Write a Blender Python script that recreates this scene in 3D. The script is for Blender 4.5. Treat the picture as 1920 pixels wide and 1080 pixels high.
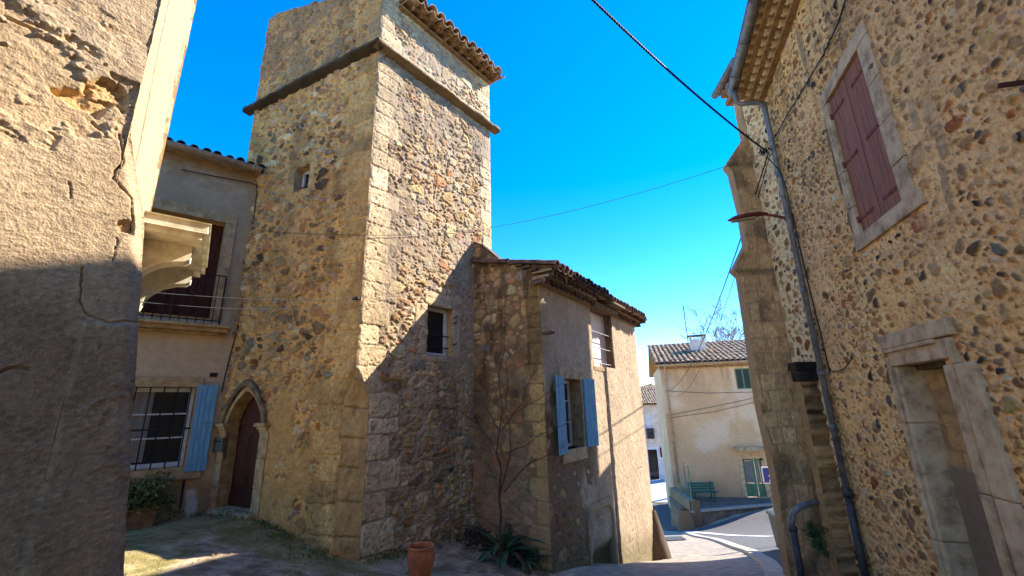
import bpy, math, random
import numpy as np
from mathutils import Matrix, Vector
random.seed(7); RNG = np.random.default_rng(7)
S = bpy.context.scene
for o in list(bpy.data.objects): bpy.data.objects.remove(o)
rad = math.radians

# ------------------------------------------------------------ camera, sky, sun
F_PX, PITCH, ROLL = 805.15, 0.27102, -0.02633
cp, sp, cr, sr = math.cos(PITCH), math.sin(PITCH), math.cos(ROLL), math.sin(ROLL)
RM = np.array([[cr, -sr, 0], [sr, cr, 0], [0, 0, 1]]) @ np.array([[1, 0, 0], [0, sp, -cp], [0, cp, sp]])
cam = bpy.data.cameras.new('camera'); camo = bpy.data.objects.new('camera', cam)
S.collection.objects.link(camo); S.camera = camo
cam.sensor_width = 36; cam.lens = F_PX / 1920 * 36; cam.clip_start = .05; cam.clip_end = 3000
camo.matrix_world = Matrix([[RM[0][i], -RM[1][i], -RM[2][i], 0] for i in range(3)] + [[0, 0, 0, 1]])
S.render.resolution_x, S.render.resolution_y = 1024, 576
SUN_AZ, SUN_EL = 67.0, 38.5
w = bpy.data.worlds.new('World'); S.world = w; w.use_nodes = True
nt = w.node_tree; sky = nt.nodes.new('ShaderNodeTexSky'); sky.sky_type = 'NISHITA'; sky.sun_disc = False
sky.sun_elevation = rad(SUN_EL); sky.sun_rotation = rad(SUN_AZ); sky.altitude = 1500
sky.air_density = 1.0; sky.dust_density = 0.0; sky.ozone_density = 2.6
hs = nt.nodes.new('ShaderNodeHueSaturation'); hs.inputs['Saturation'].default_value = 1.42; hs.inputs['Hue'].default_value = .508; nt.links.new(sky.outputs[0], hs.inputs['Color']); nt.links.new(hs.outputs[0], nt.nodes['Background'].inputs[0]); nt.nodes['Background'].inputs[1].default_value = .112
sl = bpy.data.lights.new('sun', 'SUN'); sl.energy = 3.05; sl.angle = rad(.5); sl.color = (1, .95, .88)
so = bpy.data.objects.new('sun', sl); S.collection.objects.link(so)
a, e = rad(SUN_AZ), rad(SUN_EL)
SUND = Vector((math.sin(a) * math.cos(e), math.cos(a) * math.cos(e), math.sin(e)))
so.rotation_euler = SUND.to_track_quat('Z', 'Y').to_euler(); so.location = SUND * 60
S.view_settings.view_transform = 'Standard'; S.view_settings.look = 'None'; S.view_settings.gamma = 1
S.view_settings.exposure = 2.2
try: S.cycles.max_bounces = 12; S.cycles.diffuse_bounces = 8
except Exception: pass

# ------------------------------------------------------------ geometry helpers
def ray(x, y): return RM.T @ np.array([(x - 960) / F_PX, (y - 540) / F_PX, 1.0])
def dirv(az): return np.array([math.sin(az), math.cos(az), 0.0])
def lin(r, g, b): return tuple(((c / 255) / 12.92 if c <= 10 else ((c / 255 + .055) / 1.055) ** 2.4) for c in (r, g, b))
class Fr:
    """a vertical wall plane: u along it, z up, o outward"""
    def __init__(s, P0, az, toward=None):
        s.P0 = np.array([P0[0], P0[1], 0.0]); s.d = dirv(rad(az)); n = np.array([s.d[1], -s.d[0], 0])
        t = np.zeros(3) if toward is None else np.array(toward)
        s.n = n if n @ (t - s.P0) > 0 else -n
    def pt(s, u, z, o=0): return s.P0 + s.d * u + s.n * o + np.array([0, 0, z])
    def hit(s, x, y, o=0):
        v = ray(x, y); p = s.P0 + s.n * o; return v * (s.n @ p) / (s.n @ v)
    def px(s, x, y, o=0):
        P = s.hit(x, y, o); return float((P - s.P0) @ s.d), float(P[2])
def hz(x, y, z): v = ray(x, y); return v * z / v[2]
def aty(x, y, Y): v = ray(x, y); return v * Y / v[1]

def h2(i, j, s): 
    t = np.sin(i * 127.1 + j * 311.7 + s * 74.7) * 43758.5453; return t - np.floor(t)
def vn(x, y, s=0):
    i = np.floor(x); j = np.floor(y); f = x - i; g = y - j
    f = f * f * (3 - 2 * f); g = g * g * (3 - 2 * g)
    return (h2(i, j, s) * (1 - f) + h2(i + 1, j, s) * f) * (1 - g) + (h2(i, j + 1, s) * (1 - f) + h2(i + 1, j + 1, s) * f) * g
def fbm(x, y, s=0, o=4, gain=.5):
    a = 1; t = 0; n = 0
    for k in range(o): t = t + a * vn(x, y, s + k * 3.3); n += a; a *= gain; x = x * 2.03 + 5.1; y = y * 2.03 + 1.7
    return t / n
def ss(a, b, x): t = np.clip((x - a) / (b - a), 0, 1); return t * t * (3 - 2 * t)
def mix(A, B, t): return A + (B - A) * (t[..., None] if np.ndim(t) and np.ndim(A) > np.ndim(t) or np.ndim(B) > np.ndim(t) and np.ndim(t) else t)
def A3(c): return np.array(c, float)

COL = S.collection
def link(o, parent=None, label=None, cat=None, group=None, kind=None):
    COL.objects.link(o)
    return tag(o, label, cat, group, kind)
def tag(o, label=None, cat=None, group=None, kind=None):
    for k, v in (('label', label), ('category', cat), ('group', group), ('kind', kind)):
        if v: o[k] = v
    return o
BASES = {}
class Thing:
    """an Empty at the thing's base; parts are written in world coordinates"""
    def __init__(s, name, loc, label, cat, group=None):
        s.o = bpy.data.objects.new(name, None); COL.objects.link(s.o); s.o.location = tuple(float(t) for t in loc)
        s.o.empty_display_size = .3; s.b = np.array(loc, float); tag(s.o, label, cat, group)
def attach(o, parent):
    if parent is None: return
    if isinstance(parent, Thing): o.parent = parent.o; o.location = tuple(-parent.b); o['_k'] = 0; del o['_k']
    else: o.parent = parent          # sub-part of a part (the part sits at the same world origin)

class MB:
    def __init__(s): s.v = []; s.f = []; s.m = []; s.cm = 0; s.n = 0
    def add(s, V, Fc):
        b = s.n; V = [tuple(float(c) for c in p) for p in V]; s.v += V; s.n += len(V)
        for f in Fc: s.f.append([i + b for i in f]); s.m.append(s.cm)
    def box(s, fr, u0, u1, z0, z1, o0, o1, jit=0):
        V = [fr.pt(u, z, o) for u in (u0, u1) for z in (z0, z1) for o in (o0, o1)]
        if jit: V = [p + RNG.normal(0, jit, 3) for p in V]
        s.add(V, [(0, 1, 3, 2), (4, 6, 7, 5), (0, 4, 5, 1), (2, 3, 7, 6), (0, 2, 6, 4), (1, 5, 7, 3)])
    def prism(s, fr, pts, o0, o1):
        n = len(pts); V = [fr.pt(u, z, o0) for u, z in pts] + [fr.pt(u, z, o1) for u, z in pts]
        s.add(V, [tuple(range(n)), tuple(range(2 * n - 1, n - 1, -1))] + [(i, (i + 1) % n, n + (i + 1) % n, n + i) for i in range(n)])
    def ring(s, fr, A, B, o0, o1):
        """band between two polylines A and B in a wall plane, from o0 to o1"""
        n = len(A); V = [fr.pt(*p, o) for o in (o0, o1) for L in (A, B) for p in L]; Fc = []
        for i in range(n - 1):
            Fc += [(i, i + 1, n + i + 1, n + i), (2 * n + i, 3 * n + i, 3 * n + i + 1, 2 * n + i + 1),
                   (i, 2 * n + i, 2 * n + i + 1, i + 1), (n + i, n + i + 1, 3 * n + i + 1, 3 * n + i)]
        Fc += [(0, n, 3 * n, 2 * n), (n - 1, 3 * n - 1, 4 * n - 1, 2 * n - 1)]
        s.add(V, Fc)
    def tube(s, P, r, n=8, cap=True):
        P = [np.array(p, float) for p in P]; m = len(P)
        R = [r] * m if np.isscalar(r) else list(r); V = []; up = np.array([.13, .21, 1.0])
        for i in range(m):
            t = P[min(i + 1, m - 1)] - P[max(i - 1, 0)]; t /= np.linalg.norm(t) + 1e-9
            if abs(t @ up) > .98 * np.linalg.norm(up): up = np.array([1., .2, 0])
            x = np.cross(t, up); x /= np.linalg.norm(x); y = np.cross(x, t)
            V += [P[i] + R[i] * (math.cos(k * 2 * math.pi / n) * x + math.sin(k * 2 * math.pi / n) * y) for k in range(n)]
        Fc = [(i * n + k, i * n + (k + 1) % n, (i + 1) * n + (k + 1) % n, (i + 1) * n + k) for i in range(m - 1) for k in range(n)]
        if cap: Fc += [tuple(range(n))[::-1], tuple((m - 1) * n + k for k in range(n))]
        s.add(V, Fc)
    def lathe(s, c, prof, n=32):
        V = [np.array(c) + np.array([r * math.cos(2 * math.pi * k / n), r * math.sin(2 * math.pi * k / n), z]) for r, z in prof for k in range(n)]
        m = len(prof); s.add(V, [(i * n + k, i * n + (k + 1) % n, (i + 1) * n + (k + 1) % n, (i + 1) * n + k) for i in range(m - 1) for k in range(n)])
    def tile(s, p, ax, side, up, L, r0, r1, th=.014, n=7, inv=False):
        """a canal tile: half tube from p along ax"""
        V = []
        for q, r in ((0, r0), (L, r1)):
            for rr in (r, r - th):
                for k in range(n + 1):
                    t = math.pi * k / n; V.append(p + ax * q + side * rr * math.cos(t) + up * rr * math.sin(t) * (-1 if inv else 1))
        N = n + 1; Fc = []
        for k in range(n):
            Fc += [(k, k + 1, 2 * N + k + 1, 2 * N + k), (N + k, 3 * N + k, 3 * N + k + 1, N + k + 1), (k, N + k, N + k + 1, k + 1), (2 * N + k, 2 * N + k + 1, 3 * N + k + 1, 3 * N + k)]
        Fc += [(0, 2 * N, 3 * N, N), (n, N + n, 3 * N + n, 2 * N + n)]
        s.add(V, Fc)
    def build(s, name, mats, parent=None, label=None, cat=None, group=None, kind=None, bevel=0, smooth=False):
        me = bpy.data.meshes.new(name); me.from_pydata(s.v, [], s.f); me.validate()
        for m in (mats if isinstance(mats, (list, tuple)) else [mats]): me.materials.append(m)
        if len(me.polygons) == len(s.m): me.polygons.foreach_set('material_index', s.m)
        if smooth: me.polygons.foreach_set('use_smooth', [True] * len(me.polygons))
        o = bpy.data.objects.new(name, me); COL.objects.link(o); attach(o, parent); tag(o, label, cat, group, kind)
        if bevel:
            b = o.modifiers.new('bevel', 'BEVEL'); b.width = bevel; b.segments = 2; b.limit_method = 'ANGLE'
        return o

class GB:
    """big coloured grids joined into one mesh"""
    def __init__(s): s.V = []; s.Q = []; s.C = []; s.n = 0
    def grid(s, P, C, keep=None):
        nz, nu = P.shape[:2]; idx = np.arange(nz * nu).reshape(nz, nu)
        q = np.stack([idx[:-1, :-1], idx[:-1, 1:], idx[1:, 1:], idx[1:, :-1]], -1).reshape(-1, 4)
        if keep is not None: q = q[keep.reshape(-1)]
        used = np.unique(q); mp = np.full(nz * nu, -1); mp[used] = np.arange(len(used))
        s.V.append(P.reshape(-1, 3)[used]); s.C.append(np.broadcast_to(C, P.shape).reshape(-1, 3)[used]); s.Q.append(mp[q] + s.n); s.n += len(used)
    def quads(s, pts, col):
        """flat quad, pts 4 x 3"""
        s.V.append(np.array(pts, float)); s.C.append(np.tile(A3(col), (len(pts), 1))); s.Q.append(np.array([[0, 1, 2, 3]]) + s.n); s.n += 4
    def build(s, name, mat, parent=None, label=None, cat=None, kind=None, smooth=True):
        V = np.concatenate(s.V); Q = np.concatenate(s.Q); C = np.concatenate(s.C)
        me = bpy.data.meshes.new(name); me.vertices.add(len(V)); me.vertices.foreach_set('co', V.astype(np.float32).ravel())
        me.loops.add(Q.size); me.loops.foreach_set('vertex_index', Q.astype(np.int32).ravel())
        me.polygons.add(len(Q)); me.polygons.foreach_set('loop_start', np.arange(0, Q.size, 4, dtype=np.int32))
        me.update(calc_edges=True)
        if smooth: me.polygons.foreach_set('use_smooth', np.ones(len(Q), bool))
        at = me.attributes.new('Col', 'FLOAT_COLOR', 'POINT')
        at.data.foreach_set('color', np.concatenate([np.clip(C * np.array([1.14, 1.09, 1.04]), .003, .85), np.ones((len(C), 1))], 1).astype(np.float32).ravel())
        me.materials.append(mat); me.update()
        o = bpy.data.objects.new(name, me); COL.objects.link(o); attach(o, parent); tag(o, label, cat, None, kind); return o

# ------------------------------------------------------------ materials
def nodes(name):
    m = bpy.data.materials.new(name); m.use_nodes = True; t = m.node_tree; b = t.nodes['Principled BSDF']; return m, t, b
def N(t, k, **kw):
    n = t.nodes.new(k)
    for a, v in kw.items():
        if a in n.inputs: n.inputs[a].default_value = v
        else: setattr(n, a, v)
    return n
def wallmat(name, bump=.5, fine=70, coarse=16, dist=.01, var=.35, rough=.92):
    """vertex colour + fine colour grain + bump"""
    m, t, b = nodes(name); L = t.links.new
    at = N(t, 'ShaderNodeVertexColor', layer_name='Col'); tc = N(t, 'ShaderNodeTexCoord')
    n1 = N(t, 'ShaderNodeTexNoise', Scale=fine, Detail=6, Roughness=.7); n2 = N(t, 'ShaderNodeTexNoise', Scale=coarse, Detail=8, Roughness=.65)
    n3 = N(t, 'ShaderNodeTexVoronoi', Scale=fine * .8)
    for n in (n1, n2, n3): L(tc.outputs['Object'], n.inputs['Vector'])
    r = N(t, 'ShaderNodeMapRange'); r.inputs[1].default_value = .3; r.inputs[2].default_value = .7; r.inputs[3].default_value = 1 - var; r.inputs[4].default_value = 1 + var * .8
    ad = N(t, 'ShaderNodeMath', operation='MULTIPLY_ADD'); L(n1.outputs[0], ad.inputs[0]); ad.inputs[1].default_value = .5
    mu = N(t, 'ShaderNodeMath', operation='MULTIPLY'); L(n2.outputs[0], mu.inputs[0]); mu.inputs[1].default_value = .5; L(mu.outputs[0], ad.inputs[2])
    L(ad.outputs[0], r.inputs[0])
    vm = N(t, 'ShaderNodeVectorMath', operation='SCALE'); L(at.outputs[0], vm.inputs[0]); L(r.outputs[0], vm.inputs['Scale'])
    L(vm.outputs[0], b.inputs['Base Color']); b.inputs['Roughness'].default_value = rough; b.inputs['Specular IOR Level'].default_value = .2
    s1 = N(t, 'ShaderNodeMath', operation='ADD'); L(n1.outputs[0], s1.inputs[0]); L(n2.outputs[0], s1.inputs[1])
    s2 = N(t, 'ShaderNodeMath', operation='MULTIPLY_ADD'); L(n3.outputs['Distance'], s2.inputs[0]); s2.inputs[1].default_value = .5; L(s1.outputs[0], s2.inputs[2])
    bp = N(t, 'ShaderNodeBump', Strength=bump, Distance=dist); L(s2.outputs[0], bp.inputs['Height']); L(bp.outputs[0], b.inputs['Normal'])
    return m
def mat(name, c1, c2=None, scale=8, rough=.8, bump=.3, dist=.004, spec=.3, metal=0, stretch=(1, 1, 1), detail=7, lo=.35, hi=.65, c3=None, emis=None):
    """two or three colour noise paint with bump"""
    m, t, b = nodes(name); L = t.links.new; c2 = c2 or tuple(x * .7 for x in c1)
    tc = N(t, 'ShaderNodeTexCoord'); mp = N(t, 'ShaderNodeMapping'); mp.inputs['Scale'].default_value = stretch; L(tc.outputs['Object'], mp.inputs[0])
    n = N(t, 'ShaderNodeTexNoise', Scale=scale, Detail=detail, Roughness=.65); L(mp.outputs[0], n.inputs['Vector'])
    cr_ = N(t, 'ShaderNodeValToRGB'); E = cr_.color_ramp.elements; E[0].position = lo; E[1].position = hi; E[0].color = (*c2, 1); E[1].color = (*c1, 1)
    if c3: x = E.new((lo + hi) / 2); x.color = (*c3, 1)
    L(n.outputs[0], cr_.inputs[0]); L(cr_.outputs[0], b.inputs['Base Color'])
    b.inputs['Roughness'].default_value = rough; b.inputs['Specular IOR Level'].default_value = spec; b.inputs['Metallic'].default_value = metal
    if bump:
        n2 = N(t, 'ShaderNodeTexNoise', Scale=scale * 5, Detail=5); L(mp.outputs[0], n2.inputs['Vector'])
        bp = N(t, 'ShaderNodeBump', Strength=bump, Distance=dist); L(n2.outputs[0], bp.inputs['Height']); L(bp.outputs[0], b.inputs['Normal'])
    return m
M_tower = wallmat('rubble_stone', .6, 60, 20, .014, .4)
M_church = wallmat('pebble_masonry', .7, 70, 22, .010, .4)
M_plaster = wallmat('roughcast', .9, 75, 26, .014, .42)
M_near = wallmat('cracked_plaster', .75, 110, 40, .008, .38)
M_smooth = wallmat('old_render', .3, 60, 9, .006, .22)
M_ground = wallmat('worn_ground', .8, 60, 12, .016, .6)
WS = lambda c: (min(.8, c[0] * 1.1), min(.8, c[1] * 1.06), c[2] * 1.0)
def wmat(name, c1, c2, *a, c3=None, **k): return mat(name, WS(c1), WS(c2), *a, c3=WS(c3) if c3 else None, **k)
M_block = wmat('limestone', lin(188, 160, 118), lin(140, 112, 78), 7, .9, .6, .008, c3=lin(170, 140, 98))
M_grey = wmat('grey_limestone', lin(190, 166, 130), lin(132, 112, 84), 6, .9, .6, .006, c3=lin(176, 150, 114))
M_dark = wmat('weathered_cornice', lin(120, 100, 74), lin(52, 44, 36), 5, .95, .8, .012, c3=lin(88, 72, 54))
M_black = mat('blackened_stone', lin(58, 48, 38), lin(22, 19, 17), 6, .95, .8, .012)
M_tile = mat('clay_tile', lin(192, 162, 126), lin(104, 84, 66), 5, .9, .5, .004, c3=lin(158, 128, 98))
M_tileold = mat('weathered_tile', lin(128, 96, 74), lin(52, 42, 36), 6, .92, .5, .004, c3=lin(98, 74, 58))
M_tilefar = mat('sunbleached_tile', lin(186, 160, 128), lin(84, 70, 54), 4, .9, .4, .004, c3=lin(150, 126, 98))
M_mortar = wmat('bedding_mortar', lin(168, 140, 104), lin(118, 96, 70), 9, .95, .6, .008)
M_genoise = wmat('eave_tile_buff', lin(214, 186, 140), lin(168, 138, 98), 6, .9, .4, .005)
M_zinc = mat('weathered_zinc', lin(132, 128, 122), lin(88, 84, 80), 9, .55, .15, .002, .5, .35)
M_castiron = mat('cast_iron', lin(66, 62, 58), lin(34, 32, 31), 14, .6, .3, .002, .5)
M_cream = mat('cream_gutter', lin(196, 172, 140), lin(150, 124, 98), 6, .6, .1)
M_iron = mat('black_iron', lin(34, 31, 30), lin(20, 18, 18), 20, .6, .2, .001)
M_rust = mat('rusty_iron', lin(84, 46, 32), lin(40, 26, 22), 20, .8, .3, .002)
M_blue = mat('blue_paint', lin(152, 186, 196), lin(70, 112, 140), 12, .75, .4, .003, stretch=(5, 5, .4), c3=lin(106, 154, 178), lo=.22, hi=.78, detail=11)
M_red = mat('red_brown_paint', lin(160, 98, 54), lin(98, 56, 34), 8, .7, .5, .004, stretch=(5, 5, .3), c3=lin(134, 78, 44), lo=.25, hi=.72)
M_oxide = mat('red_oxide_strap', lin(140, 78, 54), lin(84, 44, 34), 18, .8, .3, .002)
M_brown = mat('dark_brown_wood', lin(104, 56, 36), lin(60, 32, 22), 7, .85, .3, .003, spec=.1, stretch=(5, 5, .3))
M_door = mat('oak_door', lin(92, 44, 24), lin(52, 24, 15), 7, .5, .3, .003, stretch=(5, 5, .3))
M_white = mat('white_frame', lin(226, 222, 214), lin(196, 190, 180), 8, .5, .05)
M_glass = mat('dark_pane', (.012, .013, .015), (.02, .02, .02), 3, .12, 0, 0, .35)
M_room = mat('dim_room', (.03, .026, .022), (.02, .018, .016), 3, .9, 0)
M_curtain = mat('net_curtain', lin(150, 140, 128), lin(110, 102, 94), 6, .9, .2, stretch=(9, 9, .4))
M_lamp = mat('oxide_red_lamp', lin(128, 52, 38), lin(92, 38, 30), 9, .45, .05)
M_lens = mat('lamp_lens', lin(176, 160, 132), lin(150, 136, 112), 9, .3, .05)
M_cable = mat('black_cable', (.012, .011, .011), (.02, .02, .02), 20, .6, 0)
M_greycable = mat('grey_cable', (.10, .095, .09), (.06, .06, .06), 20, .6, 0)
M_terra = mat('terracotta', lin(206, 136, 88), lin(140, 74, 42), 5, .85, .4, .003, c3=lin(184, 100, 54), lo=.25, hi=.75)
M_soil = mat('dry_soil', lin(84, 62, 46), lin(50, 38, 30), 20, .95, .8, .01)
M_agave = mat('agave_leaf', lin(92, 118, 74), lin(54, 78, 50), 5, .5, .2, .003, c3=lin(74, 100, 64))
M_agavedry = mat('agave_dry_leaf', lin(112, 92, 62), lin(66, 54, 40), 6, .8, .3, .003)
M_leaf = mat('shrub_leaf', lin(132, 134, 66), lin(64, 74, 34), 11, .6, .1)
M_leaf2 = mat('ivy_leaf', lin(66, 98, 40), lin(34, 56, 24), 12, .55, .1)
M_dryleaf = mat('fallen_leaf', lin(120, 84, 62), lin(66, 44, 36), 9, .85, .2)
M_bark = mat('shrub_bark', lin(98, 64, 46), lin(56, 38, 30), 14, .85, .4, .003)
M_greybark = mat('grey_twig', lin(150, 138, 130), lin(108, 98, 92), 8, .9, .1)
M_planter = wmat('clay_planter', lin(158, 118, 84), lin(112, 82, 58), 9, .85, .4)
M_asphalt = mat('asphalt', lin(104, 100, 96), lin(70, 67, 64), 22, .92, .6, .006, c3=lin(88, 84, 80))
M_concrete = mat('road_concrete', lin(172, 156, 134), lin(112, 102, 90), 5, .92, .6, .006, c3=lin(146, 132, 114), detail=10, lo=.3, hi=.7)
M_kerb = wmat('kerb_stone', lin(186, 174, 154), lin(140, 130, 114), 9, .9, .4, .004)
M_paint = mat('road_paint', lin(222, 218, 206), lin(112, 108, 102), 9, .85, .2, .003, lo=.36, hi=.5)
M_ffac = wmat('far_render', lin(214, 190, 156), lin(184, 152, 116), .7, .92, .3, .006, c3=lin(202, 174, 138), detail=10, lo=.3, hi=.7)
M_fwhite = mat('pale_render', lin(228, 214, 196), lin(204, 186, 166), 2, .9, .1)
M_fbase = mat('white_render', lin(226, 226, 228), lin(200, 198, 200), 3, .9, .1)
M_green = mat('green_paint', lin(104, 140, 96), lin(72, 108, 72), 8, .6, .2, stretch=(4, 4, .4))
M_bench = mat('bench_green', lin(38, 104, 82), lin(26, 78, 62), 8, .5, .1)
M_greenpost = mat('post_green', lin(78, 132, 106), lin(52, 96, 76), 9, .5, .1)
M_bin = mat('bin_green', lin(54, 62, 52), lin(38, 44, 38), 9, .5, .1)
M_signblue = mat('sign_blue', lin(24, 66, 168), lin(20, 58, 150), 9, .35, 0)
M_signwhite = mat('sign_white', (.8, .8, .8), (.75, .75, .75), 9, .35, 0)
M_signbrown = mat('sign_brown', lin(82, 42, 32), lin(70, 36, 28), 9, .5, 0)
M_plate = mat('plate_dark', lin(38, 36, 36), lin(28, 26, 26), 9, .4, 0)
M_letter = mat('grey_letterbox', lin(116, 112, 104), lin(92, 88, 82), 9, .45, .1, spec=.5, metal=.4)
M_pink = mat('loggia_plaster', lin(238, 222, 212), lin(226, 206, 196), 3, .9, .1)
M_wood = wmat('grey_wood', lin(120, 96, 74), lin(74, 58, 46), 8, .85, .4, .003, stretch=(3, 3, .5))
M_hood = wmat('mossy_hood', lin(150, 124, 88), lin(74, 62, 48), 6, .95, .8, .01, c3=lin(118, 98, 70))
M_terrace = mat('terrace_ground', lin(132, 114, 94), lin(92, 80, 66), 3, .95, .6, .01, c3=lin(112, 98, 80))
M_bal = mat('pale_balcony_stone', lin(222, 212, 184), lin(182, 168, 138), 7, .9, .4, .004, c3=lin(206, 194, 164))
def paver_mat():
    m, t, b = nodes('pale_pavers'); L = t.links.new; tc = N(t, 'ShaderNodeTexCoord'); br = N(t, 'ShaderNodeTexBrick', Scale=2.2)
    br.inputs['Color1'].default_value = (*lin(206, 202, 196), 1); br.inputs['Color2'].default_value = (*lin(186, 182, 178), 1); br.inputs['Mortar'].default_value = (*lin(140, 136, 132), 1); br.inputs['Mortar Size'].default_value = .02
    L(tc.outputs['Object'], br.inputs['Vector']); L(br.outputs[0], b.inputs['Base Color']); b.inputs['Roughness'].default_value = .85; return m
M_paver = paver_mat()

# ------------------------------------------------------------ stone fields
class Field:
    """stones laid in a wall: signed distances to the nearest and the next stone"""
    def __init__(s, U, Z, warp=.012, wscale=9, seed=1):
        s.U = U; s.Z = Z; s.res = abs(U[0, 1] - U[0, 0]); s.u0 = U[0, 0]; s.z0 = Z[0, 0]; s.rz = Z[1, 0] - Z[0, 0]
        s.Uw = U + warp * 2 * (fbm(U * wscale, Z * wscale, seed, 3) - .5) * 1.6; s.Zw = Z + warp * 2 * (fbm(U * wscale, Z * wscale, seed + 50, 3) - .5) * 1.6
        s.e1 = np.full(U.shape, 9.0); s.e2 = np.full(U.shape, 9.0); s.id = np.full(U.shape, -1); s.st = []
    def put(s, u, z, a, b, ang=0, p=2.4, core=.8, wob=.12, force=False, kind=0):
        R = max(a, b) * 1.5 + .02
        i0 = max(0, int((u - R - s.u0) / s.res)); i1 = min(s.U.shape[1], int((u + R - s.u0) / s.res) + 2)
        j0 = max(0, int((z - R - s.z0) / s.rz)); j1 = min(s.U.shape[0], int((z + R - s.z0) / s.rz) + 2)
        if i1 - i0 < 2 or j1 - j0 < 2: return False
        sl = (slice(j0, j1), slice(i0, i1)); x = s.Uw[sl] - u; y = s.Zw[sl] - z
        if ang: c, n = math.cos(ang), math.sin(ang); x, y = c * x + n * y, -n * x + c * y
        d = ((np.abs(x) / a) ** p + (np.abs(y) / b) ** p) ** (1 / p)
        if wob:
            th = np.arctan2(y / b, x / a); ph = RNG.random(3) * 6.28
            d = d * (1 + wob * (np.sin(2 * th + ph[0]) * .5 + np.sin(3 * th + ph[1]) * .6 + np.sin(5 * th + ph[2]) * .3))
        E1 = s.e1[sl]
        if not force and np.any((d < core) & (E1 < 0)): return False
        e = (d - 1) * min(a, b); E2 = s.e2[sl]; I = s.id[sl]; k = len(s.st)
        near = e < E1
        s.e2[sl] = np.where(near, E1, np.minimum(E2, e)); s.e1[sl] = np.where(near, e, E1); s.id[sl] = np.where(near, k, I)
        s.st.append((u, z, a, b, kind)); return True
    def scatter(s, n, r0, r1, asp=(1, 1.8), ang=.25, core=.8, p=(2, 3), reg=None, tries=4, wob=.14, pw=2.0, dens=0):
        us, ue, zs, ze = reg or (s.U.min(), s.U.max(), s.Z.min(), s.Z.max())
        for r in sorted((r0 + (r1 - r0) * RNG.random(n) ** pw), reverse=True):
            for _ in range(tries):
                k = RNG.uniform(*asp); pu_, pz_ = RNG.uniform(us, ue), RNG.uniform(zs, ze)
                if dens and float(fbm(np.float64(pu_ * 1.3 + 40), np.float64(pz_ * 1.3 + 40), 9, 3)) < .5 + dens * (RNG.random() - .5) * 2 - .02: continue
                if s.put(pu_, pz_, r * k ** .5, r / k ** .5, RNG.normal(0, ang), RNG.uniform(*p), core, wob): break
    def courses(s, us, ue, zs, ze, h=(.2, .32), l=(.3, .6), gap=.008, alt=False, edge=0, p=9, kind=1, wob=.02):
        """squared blocks in courses; alt: quoins whose length alternates from the edge at us"""
        z = zs; k = 0
        while z < ze - .05:
            hh = min(RNG.uniform(*h), ze - z)
            if alt:
                L = RNG.uniform(l[0], (l[0] + l[1]) / 2) if k % 2 else RNG.uniform((l[0] + l[1]) / 2, l[1])
                a, b = (us, us + L) if edge == 0 else (ue - L, ue)
                s.put((a + b) / 2, z + hh / 2, L / 2 - gap, hh / 2 - gap, RNG.normal(0, .01), p, 0, wob, True, kind)
            else:
                u = us - RNG.random() * l[0]
                while u < ue:
                    L = RNG.uniform(*l); v = min(u + L, ue + .02)
                    s.put((max(u, us) + v) / 2, z + hh / 2, (v - max(u, us)) / 2 - gap, hh / 2 - gap, 0, p, 0, wob, True, kind); u += L
            z += hh; k += 1
    def rect(s, u0, u1, z0, z1, kind=1, p=9, wob=.02): s.put((u0 + u1) / 2, (z0 + z1) / 2, abs(u1 - u0) / 2, abs(z1 - z0) / 2, 0, p, 0, wob, True, kind)
    def finish(s, pal, palw, amp=.02, amps=None, joint=.02, mortar=(.3, .25, .17), mvar=.15, edge=.02, blockpal=None, seed=3, tilt=.25):
        n = len(s.st); pal = np.array(pal); c = pal[RNG.choice(len(pal), n, p=np.array(palw) / sum(palw))]
        c = c * RNG.uniform(.68, 1.2, (n, 1)) * (1 + RNG.normal(0, .04, (n, 3))); kd = np.array([t[4] for t in s.st])
        if blockpal is not None:
            bp = np.array(blockpal); cb = bp[RNG.integers(0, len(bp), n)] * RNG.uniform(.88, 1.1, (n, 1)); c = np.where(kd[:, None] == 1, cb, c)
        idx = np.maximum(s.id, 0); st = np.array([t[:4] for t in s.st]); U, Z = s.U, s.Z
        inside = ss(0, edge, -s.e1); jn = ss(0, joint, s.e2 - s.e1)
        m = np.where(s.id >= 0, inside * (.25 + .75 * jn), 0)
        hs = RNG.uniform(.55, 1.1, n); hs = np.where(kd == 1, RNG.uniform(.42, .6, n), hs); tx = RNG.normal(0, tilt, n) * (kd == 0); tz = RNG.normal(0, tilt, n) * (kd == 0)
        loc = hs[idx] + tx[idx] * (U - st[idx, 0]) / (st[idx, 2] + .01) * .6 + tz[idx] * (Z - st[idx, 1]) / (st[idx, 3] + .01) * .6
        rough = fbm(U * 22, Z * 22, seed, 4) - .5
        isb = (kd[idx] == 1) & (s.id >= 0) & (s.e1 < 0)
        isb = isb * 1.0
        h = m * amp * loc + rough * amp * .8 * (1 - .65 * isb) + (fbm(U * 4, Z * 4, seed + 9, 3) - .5) * amp * .8
        mort = A3(mortar)[None, None] * (1 + mvar * 2 * (fbm(U * 3, Z * 3, seed + 20, 4) - .5) + .3 * (fbm(U * 25, Z * 25, seed + 30, 3) - .5))[..., None]
        sc = c[idx] * (1 + .7 * (fbm(U * 14, Z * 18, seed + 40, 4) - .5))[..., None]
        sm = ss(-.003, .008, -s.e1) * np.where(s.id >= 0, 1, 0)
        fine = fbm(U * 48, Z * 52, seed + 60, 4); h = h + amp * .55 * (fine - .5) * (1 - .5 * isb); pit = ss(.64, .74, fbm(U * 30, Z * 30, seed + 61, 4)); h = h - pit * amp * .5
        spk = (1 + .4 * (fine - .5)) * (1 - .25 * pit); sc = sc * spk[..., None]; mort = mort * (1 + .6 * (spk - 1))[..., None]
        return h, mort + (sc - mort) * sm[..., None], sm
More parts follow.
